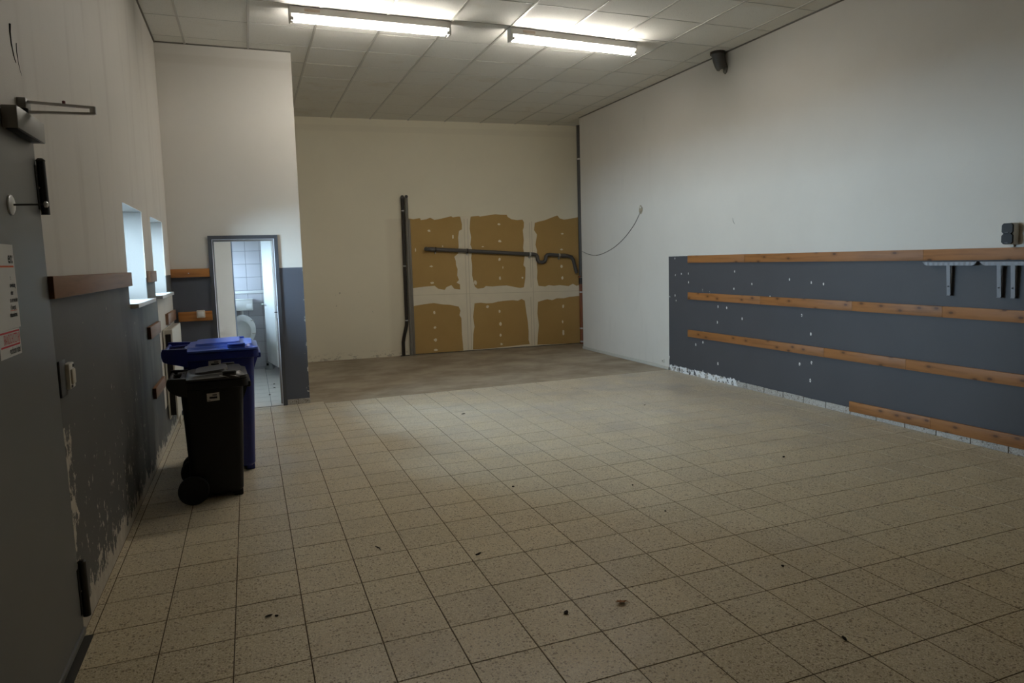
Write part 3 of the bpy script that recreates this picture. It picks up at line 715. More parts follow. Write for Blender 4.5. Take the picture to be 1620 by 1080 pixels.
shelf_bracket(.672, 1.150, [0.915], 'zinc shelf bracket with one pair of legs, under the uppermost pine plank')
shelf_bracket(.16, .650, [0.500, .395], 'zinc shelf bracket cut by the picture edge, below the black double socket')

# black double socket
t = thing('double_socket', 'black and white surface double socket on the wall above the uppermost plank', 'socket', (XR - .03, .43, 1.628))
MB().bbox(XR - .068, .385, 1.632, XR, .462, 1.800, .010).obj('socket_box', M_PLASTICW, t)
for zc_ in (1.678, 1.757):
    oc = [(.030 if abs(q) != 2 else .030, 0) for q in range(1)]
    pts = [(.424 + .040 * sx * (1 if k_ else .62), zc_ + .040 * sz * (.62 if k_ else 1)) for sx, sz, k_ in ((-1, -1, 1), (-1, -1, 0), (1, -1, 0), (1, -1, 1), (1, 1, 1), (1, 1, 0), (-1, 1, 0), (-1, 1, 1))]
    f = MB().prism(pts, lambda a, b, c: (c, a, b), XR - .084, XR - .066).obj('socket_lid', M_BLACKP, t, 0)
    MB().bbox(XR - .088, .410, zc_ - .034, XR - .083, .438, zc_ - .026, .001).obj('lid_grip', M_BLACKLID, f)
MB().bbox(XR - .020, .412, 1.614, XR - .004, .440, 1.634, .003).obj('cable_gland', M_PLASTICW, t)

# broken vent pipe
t = thing('broken_vent_pipe', 'broken dark vent pipe elbow sticking out where ceiling meets white wall', 'pipe', (4.98, 3.86, 3.78))
n = 18; rings = []
for i in range(9):
    f_ = i / 8; a = f_ * 1.15
    cx, cz = 4.965 + .10 * (1 - math.cos(a)) , ZC + .02 - .235 * math.sin(a)
    r_ = .078 if i > 1 else .086
    ring = []
    for q in range(n):
        th = 2 * PI * q / n
        jag = (.030 * math.cos(th) + .010 * math.sin(5 * th) + .008 * math.sin(8 * th)) if i == 8 else 0
        ring.append((cx + r_ * math.cos(th) * math.cos(a * .8), 3.87 + r_ * math.sin(th) * (1 - .22 * f_) - .02 * f_, cz + r_ * math.cos(th) * math.sin(a * .8) * .8 - jag))
    rings.append(ring)
inn = [[(4.965 + (v[0] - 4.965) * .93, 3.87 + (v[1] - 3.87) * .93, v[2]) for v in r_] for r_ in rings[::-1]]
MB().loft(rings + inn, False).obj('elbow', M_PIPEGREY, t)
cr = MB().lathe([(.080, 0), (.090, 0), (.090, .030), (.080, .030)], (4.965, 3.87, ZC - .030), 'z', 20).obj('collar', M_PIPEDARK, t)
sh = MB().prism([(3.80, 3.862), (3.862, 3.850), (3.870, 3.800), (3.840, 3.772), (3.812, 3.790), (3.80, 3.83)], lambda a, b, c: (c, a, b), XR - .020, XR - .003).obj('broken_edge', M_PIPEPALE, t, 0)

# loose cable from a hole in the wall
cab = [(5.784, 2.285), (5.86, 2.20), (5.986, 2.085), (6.233, 1.925), (6.531, 1.790), (6.844, 1.702), (7.173, 1.652), (7.471, 1.672), (7.745, 1.735)]
t = thing('loose_cable', 'thin grey cable drooping from a hole across the bare white wall', 'cable', (XR, 6.7, 1.65))
sm = []
for i in range(len(cab) - 1):
    p0, p1, p2, p3 = cab[max(0, i - 1)], cab[i], cab[i + 1], cab[min(len(cab) - 1, i + 2)]
    for q in range(4):
        u = q / 4
        sm.append(tuple(.5 * (2 * p1[k_] + (p2[k_] - p0[k_]) * u + (2 * p0[k_] - 5 * p1[k_] + 4 * p2[k_] - p3[k_]) * u * u + (3 * p1[k_] - p0[k_] - 3 * p2[k_] + p3[k_]) * u ** 3) for k_ in (0, 1)))
sm.append(cab[-1])
MB().tube([(XR - .006, a, b) for a, b in sm], .0052, 8).obj('cable', M_CABLE, t)
MB().lathe([(.008, 0), (.010, .006), (.008, .013)], (XR - .014, 7.173, 1.652), 'x', 8).obj('cable_clip', M_HOLE, t)
pts = [(5.784 + .050 * random.uniform(.75, 1.15) * math.cos(2 * PI * q / 11), 2.305 + .062 * random.uniform(.75, 1.15) * math.sin(2 * PI * q / 11)) for q in range(11)]
MB().prism(pts, lambda a, b, c: (c, a, b), XR - .006, XR - .0005).obj('rough_hole', M_HOLE, t, 0)
MB().bbox(XR - .012, 5.765, 2.325, XR - .002, 5.80, 2.352, .003).obj('hole_plug', M_PLASTICW, t)

t = MB().tube([(XR - .0012, 3.71, 2.05), (XR - .0012, 3.70, 2.01), (XR - .0012, 3.668, 1.97)], .003, 6, True, 0, [.0015, .0035, .0015]).obj('wall_scrape', M_CABLE)
tag(t, 'short curved scratch on the white wall above the uppermost pine plank', 'mark')
# small wall plug near the end of the grey paint
t = thing('wall_plug', 'small grey wall plug low on the bare white wall beside the grey paint', 'plug', (XR, 5.22, .085))
MB().bbox(XR - .012, 5.195, .085, XR, 5.245, .135, .003).obj('plate', M_PLASTICW, t)
MB().lathe([(.010, 0), (.010, .004), (.004, .005)], (XR - .017, 5.22, .11), 'x', 10).obj('plug_hole', M_CABLE, t)

# ================================================================ PIPES ON THE FAR WALL
def wpt(a, zz, d=.045): return (a, B(a) - d, zz)
t = thing('riser_pipe', 'dark brown riser pipe standing left of the drywall, bent at its foot', 'pipe', (2.06, B(2.06) - .045, 0), 0, 'pipe pair beside the drywall')
pts = [wpt(2.072, 2.73, .10), wpt(2.077, 2.728, .06), wpt(2.081, 2.70), wpt(2.079, 2.2), wpt(2.074, 1.5), wpt(2.070, .62), wpt(2.062, .53), wpt(2.010, .32), wpt(1.995, .24), wpt(1.994, .005)]
MB().tube(pts, .030, 14).obj('pipe', M_PIPEDARK, t)
MB().lathe([(.023, 0), (.023, -.003)], wpt(2.072, 2.73, .1005), 'y', 14).obj('pipe_mouth', M_VOID, t)
for zz, a in ((2.50, 2.080), (1.56, 2.074), (.62, 2.070)):
    MB().lathe([(.029, -.009), (.0325, -.009), (.0325, .009), (.029, .009)], wpt(a, zz), 'z', 16).obj('pipe_clamp', M_STEEL, t)
MB().bbox(1.94, B(2) - .06, .0, 2.10, B(2) - .010, .012, .003).obj('floor_flange', M_PIPEDARK, t)
t = thing('post_pipe', 'paler grey pipe post standing between the dark riser pipe and the drywall', 'pipe', (2.17, B(2.17) - .04, 0), 0, 'pipe pair beside the drywall')
pts = [wpt(2.140, 2.735, .10), wpt(2.143, 2.732, .06), wpt(2.146, 2.70), wpt(2.142, 1.5), wpt(2.136, .003)]
MB().tube(pts, .030, 14).obj('pipe', M_PIPEPALE, t)
MB().lathe([(.023, 0), (.023, -.003)], wpt(2.140, 2.735, .1005), 'y', 14).obj('pipe_mouth', M_VOID, t)
MB().bbox(2.168, B(2.2) - .036, .003, 2.205, B(2.2) - .008, 2.36, .003).obj('post_flange', M_PIPEPALE, t)

t = thing('drain_pipe', 'grey plastic drain pipe with a trap bend running across the brown drywall', 'pipe', (3.9, B(3.9) - .05, 1.30))
pts = [wpt(2.435, 1.845, .14), wpt(2.440, 1.843, .10), wpt(2.465, 1.840, .062), wpt(2.52, 1.838), wpt(3.155, 1.795), wpt(4.30, 1.712), wpt(4.445, 1.702), wpt(4.485, 1.690), wpt(4.500, 1.66), wpt(4.508, 1.60), wpt(4.535, 1.562), wpt(4.590, 1.552), wpt(4.640, 1.566), wpt(4.662, 1.60), wpt(4.672, 1.655), wpt(4.700, 1.685), wpt(4.745, 1.690), wpt(5.10, 1.655), wpt(5.175, 1.635), wpt(5.212, 1.58), wpt(5.240, 1.46), wpt(5.268, 1.36), wpt(5.276, 1.335)]
MB().tube(pts, .034, 14).obj('pipe', M_PIPEGREY, t)
MB().lathe([(.028, 0), (.028, -.003)], wpt(2.435, 1.845, .1405), 'y', 14).obj('pipe_mouth', M_VOID, t)
for a, zz in ((2.62, 1.831), (3.19, 1.792), (4.36, 1.708), (4.93, 1.671)):
    MB().tube([wpt(a - .014, zz + .001), wpt(a + .014, zz - .001)], .041, 14).obj('pipe_clamp', M_PIPEDARK if a < 4 else M_STEEL, t)
    MB().box(a - .008, B(a) - .045, zz - .075, a + .008, B(a) - .008, zz - .03).obj('clamp_stud', M_STEEL, t, 0)
for a, zz in ((2.56, 1.835), (5.02, 1.663)):
    MB().tube([wpt(a - .03, zz + .002), wpt(a + .03, zz - .002)], .039, 14).obj('pipe_sleeve', M_PIPEGREY, t)

t = thing('corner_downpipe', 'tall pipe in the corner, dark grey above and orange brown below', 'pipe', (5.345, B(5.345) - .075, 0))
cx, cy = 5.352, B(5.352) - .070
MB().tube([(cx, cy, ZC - .002), (cx, cy, 1.20)], .040, 16).obj('upper_pipe', M_PIPEGREY, t)
MB().tube([(cx, cy, 1.22), (cx, cy, .003)], .042, 16).obj('lower_pipe', M_PIPEORANGE, t)
for zz in (3.42, 1.24, .98, .30, .05):
    MB().lathe([(.041, -.014), (.047, -.014), (.047, .014), (.041, .014)], (cx, cy, zz), 'z', 18).obj('pipe_clamp', M_STEEL, t)
MB().lathe([(.041, -.06), (.050, -.06), (.050, .06), (.041, .06)], (cx, cy, 1.19), 'z', 18).obj('pipe_socket', M_PIPEDARK, t)
MB().tube([(cx - .005, cy, 1.235), (5.318, cy + .005, 1.285)], .036, 14).obj('branch', M_PIPEORANGE, t)
t = thing('junction_box', 'small white junction box in the corner where the grey cable ends', 'box', (5.43, B(5.43) - .02, 1.66))
MB().bbox(5.402, B(5.43) - .050, 1.66, 5.458, B(5.43) - .003, 1.80, .006).obj('box_body', M_PLASTICW, t)
MB().bbox(5.406, B(5.43) - .056, 1.666, 5.454, B(5.43) - .049, 1.794, .002).obj('box_lid', M_PLASTICW, t)

# ================================================================ LEFT WALL
def plank_l(label, segs, z0, z1, th, mat, group):
    t = plank_y(label, segs, z0, z1, 0.0, XL, th, mat, group, 1)
    return t
GL = 'plank pieces on the window wall'
t = plank_l('long brown plank beside the steel door, ending at the nearer window', [2.285, 0.215], 1.517, 1.612, .032, M_WOOD_D, GL)
MB().box(XL + .001, .2125, 1.519, XL + .031, .2165, 1.610).obj('end_grain', M_ENDGRAIN, t, 0)
plank_l('short brown plank piece fixed between the two windows', [3.70, 3.275], 1.520, 1.614, .030, M_WOOD_D, GL)
t = plank_l('short brown plank below the windows, pointing at the radiator top', [3.74, 3.07], 1.062, 1.162, .028, M_WOOD_D, GL)
MB().box(XL + .001, 3.0675, 1.064, XL + .027, 3.0715, 1.160).obj('end_grain', M_ENDGRAIN, t, 0)
t = plank_l('lowest short brown plank on the window wall, behind the black bin handle', [3.80, 3.12], .562, .652, .028, M_WOOD_D, GL)
MB().box(XL + .001, 3.1175, .564, XL + .027, 3.1215, .650).obj('end_grain', M_ENDGRAIN, t, 0)
plank_l('small plank end in the corner above the radiator', [5.17, 4.40], 1.075, 1.182, .028, M_WOOD_D, GL)
t = thing('wall_plank', 'upper short orange plank between the corner and the toilet door', 'plank', (-1.04, 5.185, 1.528), 0, 'orange planks beside the toilet door')
MB().bbox(-1.238, 5.172, 1.528, -.849, 5.199, 1.620, .0022).obj('plank_segment', M_WOOD_X, t)
MB().lathe([(.006, 0), (.006, -.003), (.002, -.004)], (-1.06, 5.172, 1.572), 'y', 10).obj('screw', M_STEEL, t)
t = thing('wall_plank', 'lower short orange plank carrying the white light switch', 'plank', (-1.0, 5.185, 1.043), 0, 'orange planks beside the toilet door')
MB().bbox(-1.192, 5.172, 1.043, -.849, 5.199, 1.148, .0022).obj('plank_segment', M_WOOD_X, t)
t = thing('light_switch', 'off-white surface light switch on the lower orange plank', 'switch', (-.965, 5.16, 1.075))
MB().bbox(-1.006, 5.135, 1.078, -.922, 5.1725, 1.162, .007).obj('switch_box', M_PLASTICW, t)
MB().bbox(-.992, 5.126, 1.092, -.936, 5.1365, 1.148, .004).obj('rocker', M_ENAMEL, t)

# switch and blank plate beside the steel door
t = thing('wall_switch', 'worn white switch on a dark back plate beside the grey steel door', 'switch', (XL, .38, 1.08))
MB().bbox(XL, .285, 1.085, XL + .010, .385, 1.245, .003).obj('back_plate', plain('dark_grey_plate', (0.06, 0.062, 0.062), 0.5, 0.4), t)
MB().bbox(XL, .372, 1.108, XL + .026, .462, 1.222, .005).obj('switch_box', M_PLASTICW, t)
MB().bbox(XL + .025, .388, 1.128, XL + .034, .444, 1.195, .003).obj('rocker', plain('yellowed_plastic', (0.50, 0.45, 0.36), 0.4, 0.45), t)
MB().box(XL + .0255, .430, 1.200, XL + .0275, .454, 1.214).obj('socket_slot', M_INK, t, 0)
MB().box(XL + .0255, .384, 1.113, XL + .0275, .410, 1.124).obj('socket_slot', M_INK, t, 0)

# pen strokes high on the wall
t = thing('wall_scrape', 'two dark curved scrape marks high on the wall above the steel door', 'mark', (XL, .09, 2.4))
for pts, r0 in (([(.052, 2.572), (.045, 2.54), (.050, 2.50), (.068, 2.46), (.090, 2.438)], .0045), ([(.118, 2.520), (.113, 2.49), (.122, 2.45), (.138, 2.42), (.152, 2.405)], .0016)):
    MB().tube([(XL + .0012, a, b) for a, b in pts], r0, 6, True, 0, [r0, r0 * .8, r0 * .5, r0 * .4, r0 * .2]).obj('scrape', M_INK, t)

# radiator
t = thing('radiator', 'cream panel radiator under the farther window behind the bins', 'radiator', (-1.19, 4.45, .18))
RX0, RX1, RY0, RY1, RZ0, RZ1 = -1.232, -1.150, 4.02, 4.86, .20, 1.045
MB().bbox(RX1 - .016, RY0, RZ0, RX1, RY1, RZ1 + .012, .004).obj('front_panel', M_CREAM, t)
MB().bbox(RX0, RY0, RZ0, RX0 + .014, RY1, RZ1 + .012, .004).obj('back_panel', M_CREAM, t)
for i in range(26):
    yy = RY0 + .02 + i * (RY1 - RY0 - .04) / 25
    MB().box(RX0 + .013, yy - .004, RZ1, RX1 - .015, yy + .004, RZ1 + .010).obj('grille_bar', M_CREAM, t, 0)
MB().box(RX0 + .013, RY0 + .05, RZ0 + .03, RX1 - .015, RY1 - .05, RZ1 - .04).obj('fins', M_VOID, t, 0)
for yy in (RY0 + .001, RY1 - .019):
    MB().bbox(RX0 + .012, yy, RZ1 - .03, RX1 - .014, yy + .018, RZ1 + .010, .003).obj('side_bracket', M_CREAM, t)
MB().tube([(-1.205, 4.76, RZ0 + .005), (-1.205, 4.76, .06), (-1.205, 4.76, .0)], .011, 10).obj('supply_pipe', M_CREAM, t)
MB().tube([(-1.205, 4.81, RZ0 + .005), (-1.205, 4.81, .0)], .011, 10).obj('supply_pipe', M_CREAM, t)
for yy in (4.25, 4.65):
    MB().bbox(XL + .001, yy, .5, RX0 + .002, yy + .03, .62, .002).obj('wall_bracket', M_CREAM, t)

# ---------------------------------------------------------------- grey steel door
D0, DT, DB = -0.82, 0.192, 0.300            # hinge edge leans slightly with the old frame
def yd(zz): return DB + (DT - DB) * zz / 2.2
dr = MB().prism([(D0, .03), (yd(.03) - .012, .03), (yd(2.2) - .012, 2.2), (D0, 2.2)], lambda a, b, c: (c, a, b), XL - .001, XL + .012)
DOOR = struct(dr.obj('door_1', M_STEELGREY, None, 0))
MB().prism([(yd(.03) - .012, .0), (yd(.03), .0), (yd(2.22), 2.22), (yd(2.22) - .012, 2.22)], lambda a, b, c: (c, a, b), XL - .001, XL + .004).obj('door_gap', M_VOID, DOOR, 0)
MB().box(XL, D0 - .01, 2.2, XL + .006, DT + .0, 2.212).obj('door_gap', M_VOID, DOOR, 0)
MB().bbox(XL, D0, .022, XL + .020, DB - .012, .050, .002).obj('door_sweep', plain('dull_aluminium', (0.20, 0.20, 0.20), 0.4, 0.5, 0.5), DOOR)
MB().box(XL, D0, -.006, XL + .046, DB, .0012).obj('threshold_groove', M_VOID, DOOR, 0)
def hinge(z0, z1):
    yc = yd((z0 + z1) / 2) + .004
    h = MB().tube([(XL + .026, yd(z0) + .004, z0), (XL + .026, yd(z1) + .004, z1)], .0165, 14).obj('hinge', M_HINGE, DOOR)
    MB().prism([(yd(z0) - .035, z0 + .02), (yd(z0), z0 + .02), (yd(z1), z1 - .02), (yd(z1) - .035, z1 - .02)], lambda a, b, c: (c, a, b), XL + .010, XL + .016).obj('hinge_leaf', M_HINGE, h, 0)
    MB().lathe([(.017, 0), (.018, .004), (.010, .012)], (XL + .026, yd(z1) + .004, z1), 'z', 14).obj('hinge_cap', M_HINGE, h)
    MB().lathe([(.004, 0), (.004, .006), (.001, .008)], (XL + .012, yc - .018, (z0 + z1) / 2), 'x', 8).obj('hinge_screw', M_STEEL, h)
hinge(1.865, 2.080)
hinge(.095, .345)

t = thing('door_closer', 'grey door closer with folded steel arm on top of the grey steel door', 'door closer', (XL + .04, .04, 2.13))
MB().bbox(XL + .012, -.20, 2.142, XL + .062, .150, 2.222, .004).obj('closer_body', M_CLOSER, t)
MB().bbox(XL + .020, -.19, 2.139, XL + .056, .10, 2.143, .001).obj('body_underside', M_BLACKP, t)
MB().tube([(XL + .04, -.02, 2.222), (XL + .04, -.02, 2.245)], .014, 12).obj('spindle', M_BLACKP, t)
def bar(p, q, w_, h_):
    p, q = Vector(p), Vector(q); d_ = (q - p).normalized(); s_ = d_.cross(Vector((0, 0, 1))).normalized() * w_ / 2; u_ = Vector((0, 0, h_ / 2))
    return MB().loft([[p - s_ - u_, p + s_ - u_, p + s_ + u_, p - s_ + u_], [q - s_ - u_, q + s_ - u_, q + s_ + u_, q - s_ + u_]])
bar((XL + .03, -.02, 2.232), (-.985, .078, 2.255), .022, .008).obj('main_arm', M_STEEL, t, 0)
bar((XL + .01, .085, 2.292), (-.985, .080, 2.279), .016, .009).obj('fore_arm', M_STEEL, t, 0)
MB().lathe([(.012, 0), (.012, .026), (.006, .030)], (-.990, .078, 2.254), 'z', 12).obj('arm_joint', M_STEEL, t)
MB().lathe([(.006, 0), (.006, .010), (.003, .012)], (-1.09, .083, 2.290), 'z', 10).obj('red_screw', plain('red_screw_paint', (0.12, 0.02, 0.02), .5, .4), t)
MB().bbox(XL + .0, .05, 2.262, XL + .03, .12, 2.302, .003).obj('arm_shoe', M_CLOSER, t)

t = thing('door_stop_rod', 'white disc with thin rod and knob on the grey steel door', 'door stop', (XL + .03, -.19, 1.85))
MB().lathe([(.036, 0), (.036, .005), (.028, .009), (.008, .010)], (XL + .012, -.188, 1.873), 'x', 24).obj('disc', M_ENAMEL, t)
MB().tube([(XL + .02, -.188, 1.873), (XL + .11, -.168, 1.876)], .0035, 8).obj('rod', M_HINGE, t)
MB().lathe([(.004, 0), (.011, .004), (.011, .012), (.006, .016)], (XL + .108, -.168, 1.876), 'x', 12).obj('knob', M_STEEL, t)

# printed notices
FONT_CACHE = {}
def lettering(txt, size, right, base, x, mat, parent, sx=1.0, bold=0.0, name='lettering'):
    cu = bpy.data.curves.new('t', 'FONT'); cu.body = txt; cu.size = size; cu.align_x = 'RIGHT'; cu.offset = bold; cu.resolution_u = 3
    ob = bpy.data.objects.new('t', cu); COL.objects.link(ob)
    dg = bpy.context.evaluated_depsgraph_get()
    me = bpy.data.meshes.new_from_object(ob.evaluated_get(dg)); bpy.data.objects.remove(ob)
    mb = MB(); mb._add([(x, right + v.co.x * sx, base + v.co.y) for v in me.vertices], [tuple(p.vertices) for p in me.polygons])
    return mb.obj(name, mat, parent, 0)
xw = XL + .0121
t = thing('door_notice', 'larger white notice with orange underline stuck on the grey steel door', 'sign', (XL + .013, -.29, 1.436))
MB().prism([(-.430, 1.436), (-.202, 1.438), (-.212, 1.730), (-.430, 1.730)], lambda a, b, c: (c, a, b), xw, xw + .0006).obj('sheet', M_PAPER, t, 0)
xt = xw + .0010
lettering('en:', .056, -.224, 1.666, xt, M_INK, t, .8, .0016)
MB().box(xt - .0003, -.425, 1.650, xt, -.222, 1.656).obj('underline', M_ORANGE, t, 0)
for txt, rt, zb in (('r.', -.264, 1.607), ('anweisung', -.222, 1.581), ('eiter', -.252, 1.555), ('zu verwenden', -.211, 1.529), ('d Leergut', -.238, 1.504), ('mitzunehmen.', -.226, 1.478)):
    lettering(txt, .0235, rt, zb, xt, M_INK, t, .62, .0007)
MB().box(xt - .0003, -.300, 1.4985, xt, -.230, 1.5005).obj('underline', M_ORANGE, t, 0)
t = thing('fire_door_notice', 'smaller notice with red frame below the larger one on the grey steel door', 'sign', (XL + .013, -.3, 1.342))
MB().prism([(-.440, 1.342), (-.216, 1.344), (-.222, 1.436), (-.440, 1.436)], lambda a, b, c: (c, a, b), xw, xw + .0006).obj('sheet', M_PAPER, t, 0)
for q in ((-.43, 1.425, -.2275, 1.431), (-.43, 1.378, -.2275, 1.384), (-.2315, 1.384, -.2275, 1.425)):
    MB().box(xw + .0004, q[0], q[1], xw + .0010, q[2], q[3]).obj('red_frame', M_RED, t, 0)
lettering('BRANDSCHUTZTÜR', .050, -.234, 1.3875, xw + .0010, M_RED, t, .36, .0)
lettering('geschlossen halten!', .034, -.228, 1.352, xw + .0010, M_INK, t, .45, .0006)

# ================================================================ WHEELIE BINS
def rrect(x0, x1, hw, r_, z, n=5, dzx=0.0):
    pts = []
    for cx, cy, a0 in ((x1 - r_, hw - r_, 0), (x0 + r_, hw - r_, 90), (x0 + r_, -hw + r_, 180), (x1 - r_, -hw + r_, 270)):
        for q in range(n + 1):
            a = math.radians(a0 + 90 * q / n)
            px = cx + r_ * math.cos(a)
            pts.append((px, cy + r_ * math.sin(a), z + dzx * (px - x0)))
    return pts
def wheelie_bin(name, label, loc, rz, S, mbody, mlid):
    t = thing(name, label, 'bin', loc, rz, 'wheelie bins')
    def put(mb, nm, m_, par=t, sm=35):
        o = bpy.data.objects.new(nm, mb.mesh(nm, m_, sm)); COL.objects.link(o); o.parent = par; return o
    b0, b1, bw = S['bot']; t0, t1, tw = S['top']; r0, r1, rw = S['rim']; zb, zr, zt = .035, S['zr'], S['zt']
    def lerp(a, b, f): return a + (b - a) * f
    rings = [rrect(b0 + .03, b1 - .015, bw - .015, .04, zb), rrect(b0, b1, bw, .045, zb + .02)]
    for f in (.12, .5, .9, 1.0):
        rings.append(rrect(lerp(b0, t0, f), lerp(b1, t1, f), lerp(bw, tw, f), .05, lerp(zb + .02, zr - .075, f)))
    rings.append(rrect(t0 - .002, t1 + .002, tw + .002, .05, zr - .03))
    body = put(MB().loft(rings), 'body', mbody)
    # rim collar with comb lip
    put(MB().loft([rrect(t0 - .004, t1 + .004, tw + .003, .05, zr - .034), rrect(r0, r1, rw, .05, zr - .028), rrect(r0, r1, rw, .05, zr + .022), rrect(r0 + .01, r1 - .01, rw - .01, .045, zr + .03)]), 'rim', mbody)
    put(MB().bbox(r1 - .012, -rw * .78, zr - .045, r1 + .018, rw * .78, zr - .004, .008), 'comb_lip', mbody)
    for s in (-1, 1):      # gussets under the front lip
        put(MB().prism([(t1 - .01, zr - .04), (r1 - .005, zr - .04), (t1 - .004, zr - .14)], lambda a, b, c: (a, c, b), s * rw * .62 - .008, s * rw * .62 + .008), 'gusset', mbody, t, 0)
    # hinge cheeks and handle bar
    h0 = S['hx']; hz = S['hz']
    ch = [(r0 + .05, zr - .075), (r0 - .002, zr - .060), (h0 + .022, zr - .028), (h0 + .004, zr + .002), (h0, hz), (h0 + .006, hz + .024), (h0 + .024, hz + .036), (r0 + .05, hz + .030)]
    cs = []
    for i in range(len(ch)):
        p0, p1, p2, p3 = ch[i - 1], ch[i], ch[(i + 1) % len(ch)], ch[(i + 2) % len(ch)]
        if i in (0, len(ch) - 1, len(ch) - 2): cs.append(p1); continue
        for q in range(4):
            u = q / 4
            cs.append(tuple(.5 * (2 * p1[k] + (p2[k] - p0[k]) * u + (2 * p0[k] - 5 * p1[k] + 4 * p2[k] - p3[k]) * u * u + (3 * p1[k] - p0[k] - 3 * p2[k] + p3[k]) * u ** 3) for k in (0, 1)))
    for s in (-1, 1):
        put(MB().prism(cs, lambda a, b, c: (a, c, b), s * (rw - .018) - .018, s * (rw - .018) + .018), 'hinge_cheek', mbody, t, 30)
    put(MB().tube([(h0 + .020, -rw + .03, hz + .006), (h0 + .020, rw - .03, hz + .006)], .014, 14), 'handle', mbody)
    for s in (-1, 1):
        put(MB().tube([(h0 + .02, s * rw * .45, hz + .006), (r0 + .03, s * rw * .45, hz + .012)], .011, 8), 'handle_stay', mbody)
    # lid
    k_ = S['tilt']; l0 = r0 + .012; z1 = zr + .031
    lr = [rrect(l0, r1 - .002, rw + .002, .055, z1, 5, 0), rrect(l0, r1 - .002, rw + .002, .055, z1 + .014, 5, k_ * .15),
          rrect(l0 + .025, r1 - .03, rw - .028, .06, lerp(z1, zt, .55), 5, k_ * .55), rrect(l0 + .038, r1 - .045, rw - .042, .06, zt, 5, k_ * .75)]
    lid = put(MB().loft(lr), 'lid', mlid)
    pr = [rrect(l0 + .085, r1 - .125, rw - .085, .05, zt - .004, 5, k_), rrect(l0 + .095, r1 - .135, rw - .095, .05, zt + S['plat'], 5, k_ * 1.25)]
    put(MB().loft(pr), 'lid_panel', mlid, lid)
    for s in (-1, 1):
        gx0, gx1 = S['grip']; yy = s * (rw - .020); gz = lerp(z1, zt, .80) + k_ * .6 * (gx0 - l0)
        put(MB().bbox(gx0, yy - .016, gz - .012, gx1, yy + .016, gz + .022, .007), 'lid_grip', mlid, lid)
        put(MB().bbox(gx0 + .012, yy - .018, gz + .001, gx1 - .012, yy + .018, gz + .014, .003), 'grip_slot', mbody, lid)
    for s in (-1, 1):
        put(MB().tube([(l0 - .028, s * rw * .72, zr + .030), (l0 + .03, s * rw * .72, zr + .036)], .016, 10), 'lid_hinge', mlid, lid)
    if S.get('crease'):
        for (xa, xb, za) in S['crease']:
            put(MB().tube([(xa, -rw - .003, za + .010), ((xa + xb) / 2, -rw - .004, za + .004), (xb, -rw - .003, za - .008)], .003, 6, True, 0, [.001, .003, .001]), 'lid_scuff', M_STEEL, lid)
    # wheels, axle
    wr = S['wr']; wx_ = S['wx']; wy_ = S['wy']
    put(MB().tube([(wx_, -wy_, wr), (wx_, wy_, wr)], .011, 10), 'axle', M_HINGE)
    for s in (-1, 1):
        w = put(MB().lathe([(wr * .62, -.022), (wr * .93, -.024), (wr, -.012), (wr, .012), (wr * .93, .024), (wr * .62, .022)], (wx_, s * wy_, wr), 'y', 32), 'wheel', M_RUBBER)
        put(MB().lathe([(wr * .25, -.026), (wr * .56, -.019), (wr * .63, -.019), (wr * .63, .019), (wr * .56, .019), (wr * .25, .026)], (wx_, s * wy_, wr), 'y', 24), 'hub', mbody, w)
    # foot moulding at the front
    put(MB().bbox(b1 - .07, -bw + .03, 0.0, b1 - .004, bw - .03, zb + .012, .008), 'foot', mbody)
    # paper label
    sx, sz, sw, sh = S['label']
    f = (sz - zb) / (zr - .075 - zb); yl = -lerp(bw, tw, f) - .0015; sl = (tw - bw) / (zr - .075 - zb) * sh / 2
    st = put(MB()._add([(sx - sw / 2, yl + sl, sz - sh / 2), (sx + sw / 2, yl + sl, sz - sh / 2 + .004), (sx + sw / 2, yl - sl, sz + sh / 2 + .004), (sx - sw / 2, yl - sl, sz + sh / 2),
                   (sx - sw / 2, yl + .005, sz - sh / 2), (sx + sw / 2, yl + .005, sz - sh / 2 + .004), (sx + sw / 2, yl + .005, sz + sh / 2 + .004), (sx - sw / 2, yl + .005, sz + sh / 2)],
                  [(0, 1, 2, 3), (0, 3, 7, 4), (1, 5, 6, 2), (0, 4, 5, 1), (3, 2, 6, 7)]), 'sticker', M_PAPER, t, 0)
    mk = MB()
    mk.box(sx - sw * .05, yl - .0030, sz + sh * .22, sx + sw * .30, yl + .001, sz + sh * .34)
    mk.box(sx - sw * .30, yl - .0022, sz - sh * .16, sx + sw * .32, yl + .002, sz + sh * .08)
    mk.box(sx - sw * .42, yl - .0005, sz - sh * .42, sx - sw * .22, yl + .003, sz - sh * .36)
    put(mk, 'sticker_print', M_INK, st, 0)
    return t
BLACK = dict(bot=(-.165, .172, .195), top=(-.190, .208, .222), rim=(-.200, .245, .240), zr=.825, zt=.884, hx=-.272, hz=.850, tilt=.070, plat=.016,
             wr=.100, wx=-.150, wy=.236, grip=(.08, .17), label=(.012, .735, .080, .056), crease=[(.06, .12, .875), (.13, .19, .872)])
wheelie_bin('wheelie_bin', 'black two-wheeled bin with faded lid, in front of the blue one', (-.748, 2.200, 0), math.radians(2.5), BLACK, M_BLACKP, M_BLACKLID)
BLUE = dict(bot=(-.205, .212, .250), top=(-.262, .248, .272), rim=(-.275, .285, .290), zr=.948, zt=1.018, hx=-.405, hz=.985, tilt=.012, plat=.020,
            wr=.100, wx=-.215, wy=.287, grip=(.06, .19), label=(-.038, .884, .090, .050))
wheelie_bin('wheelie_bin', 'taller blue two-wheeled bin standing behind the black one', (-.700, 2.885, 0), math.radians(1.0), BLUE, M_BLUEP, M_BLUELID)

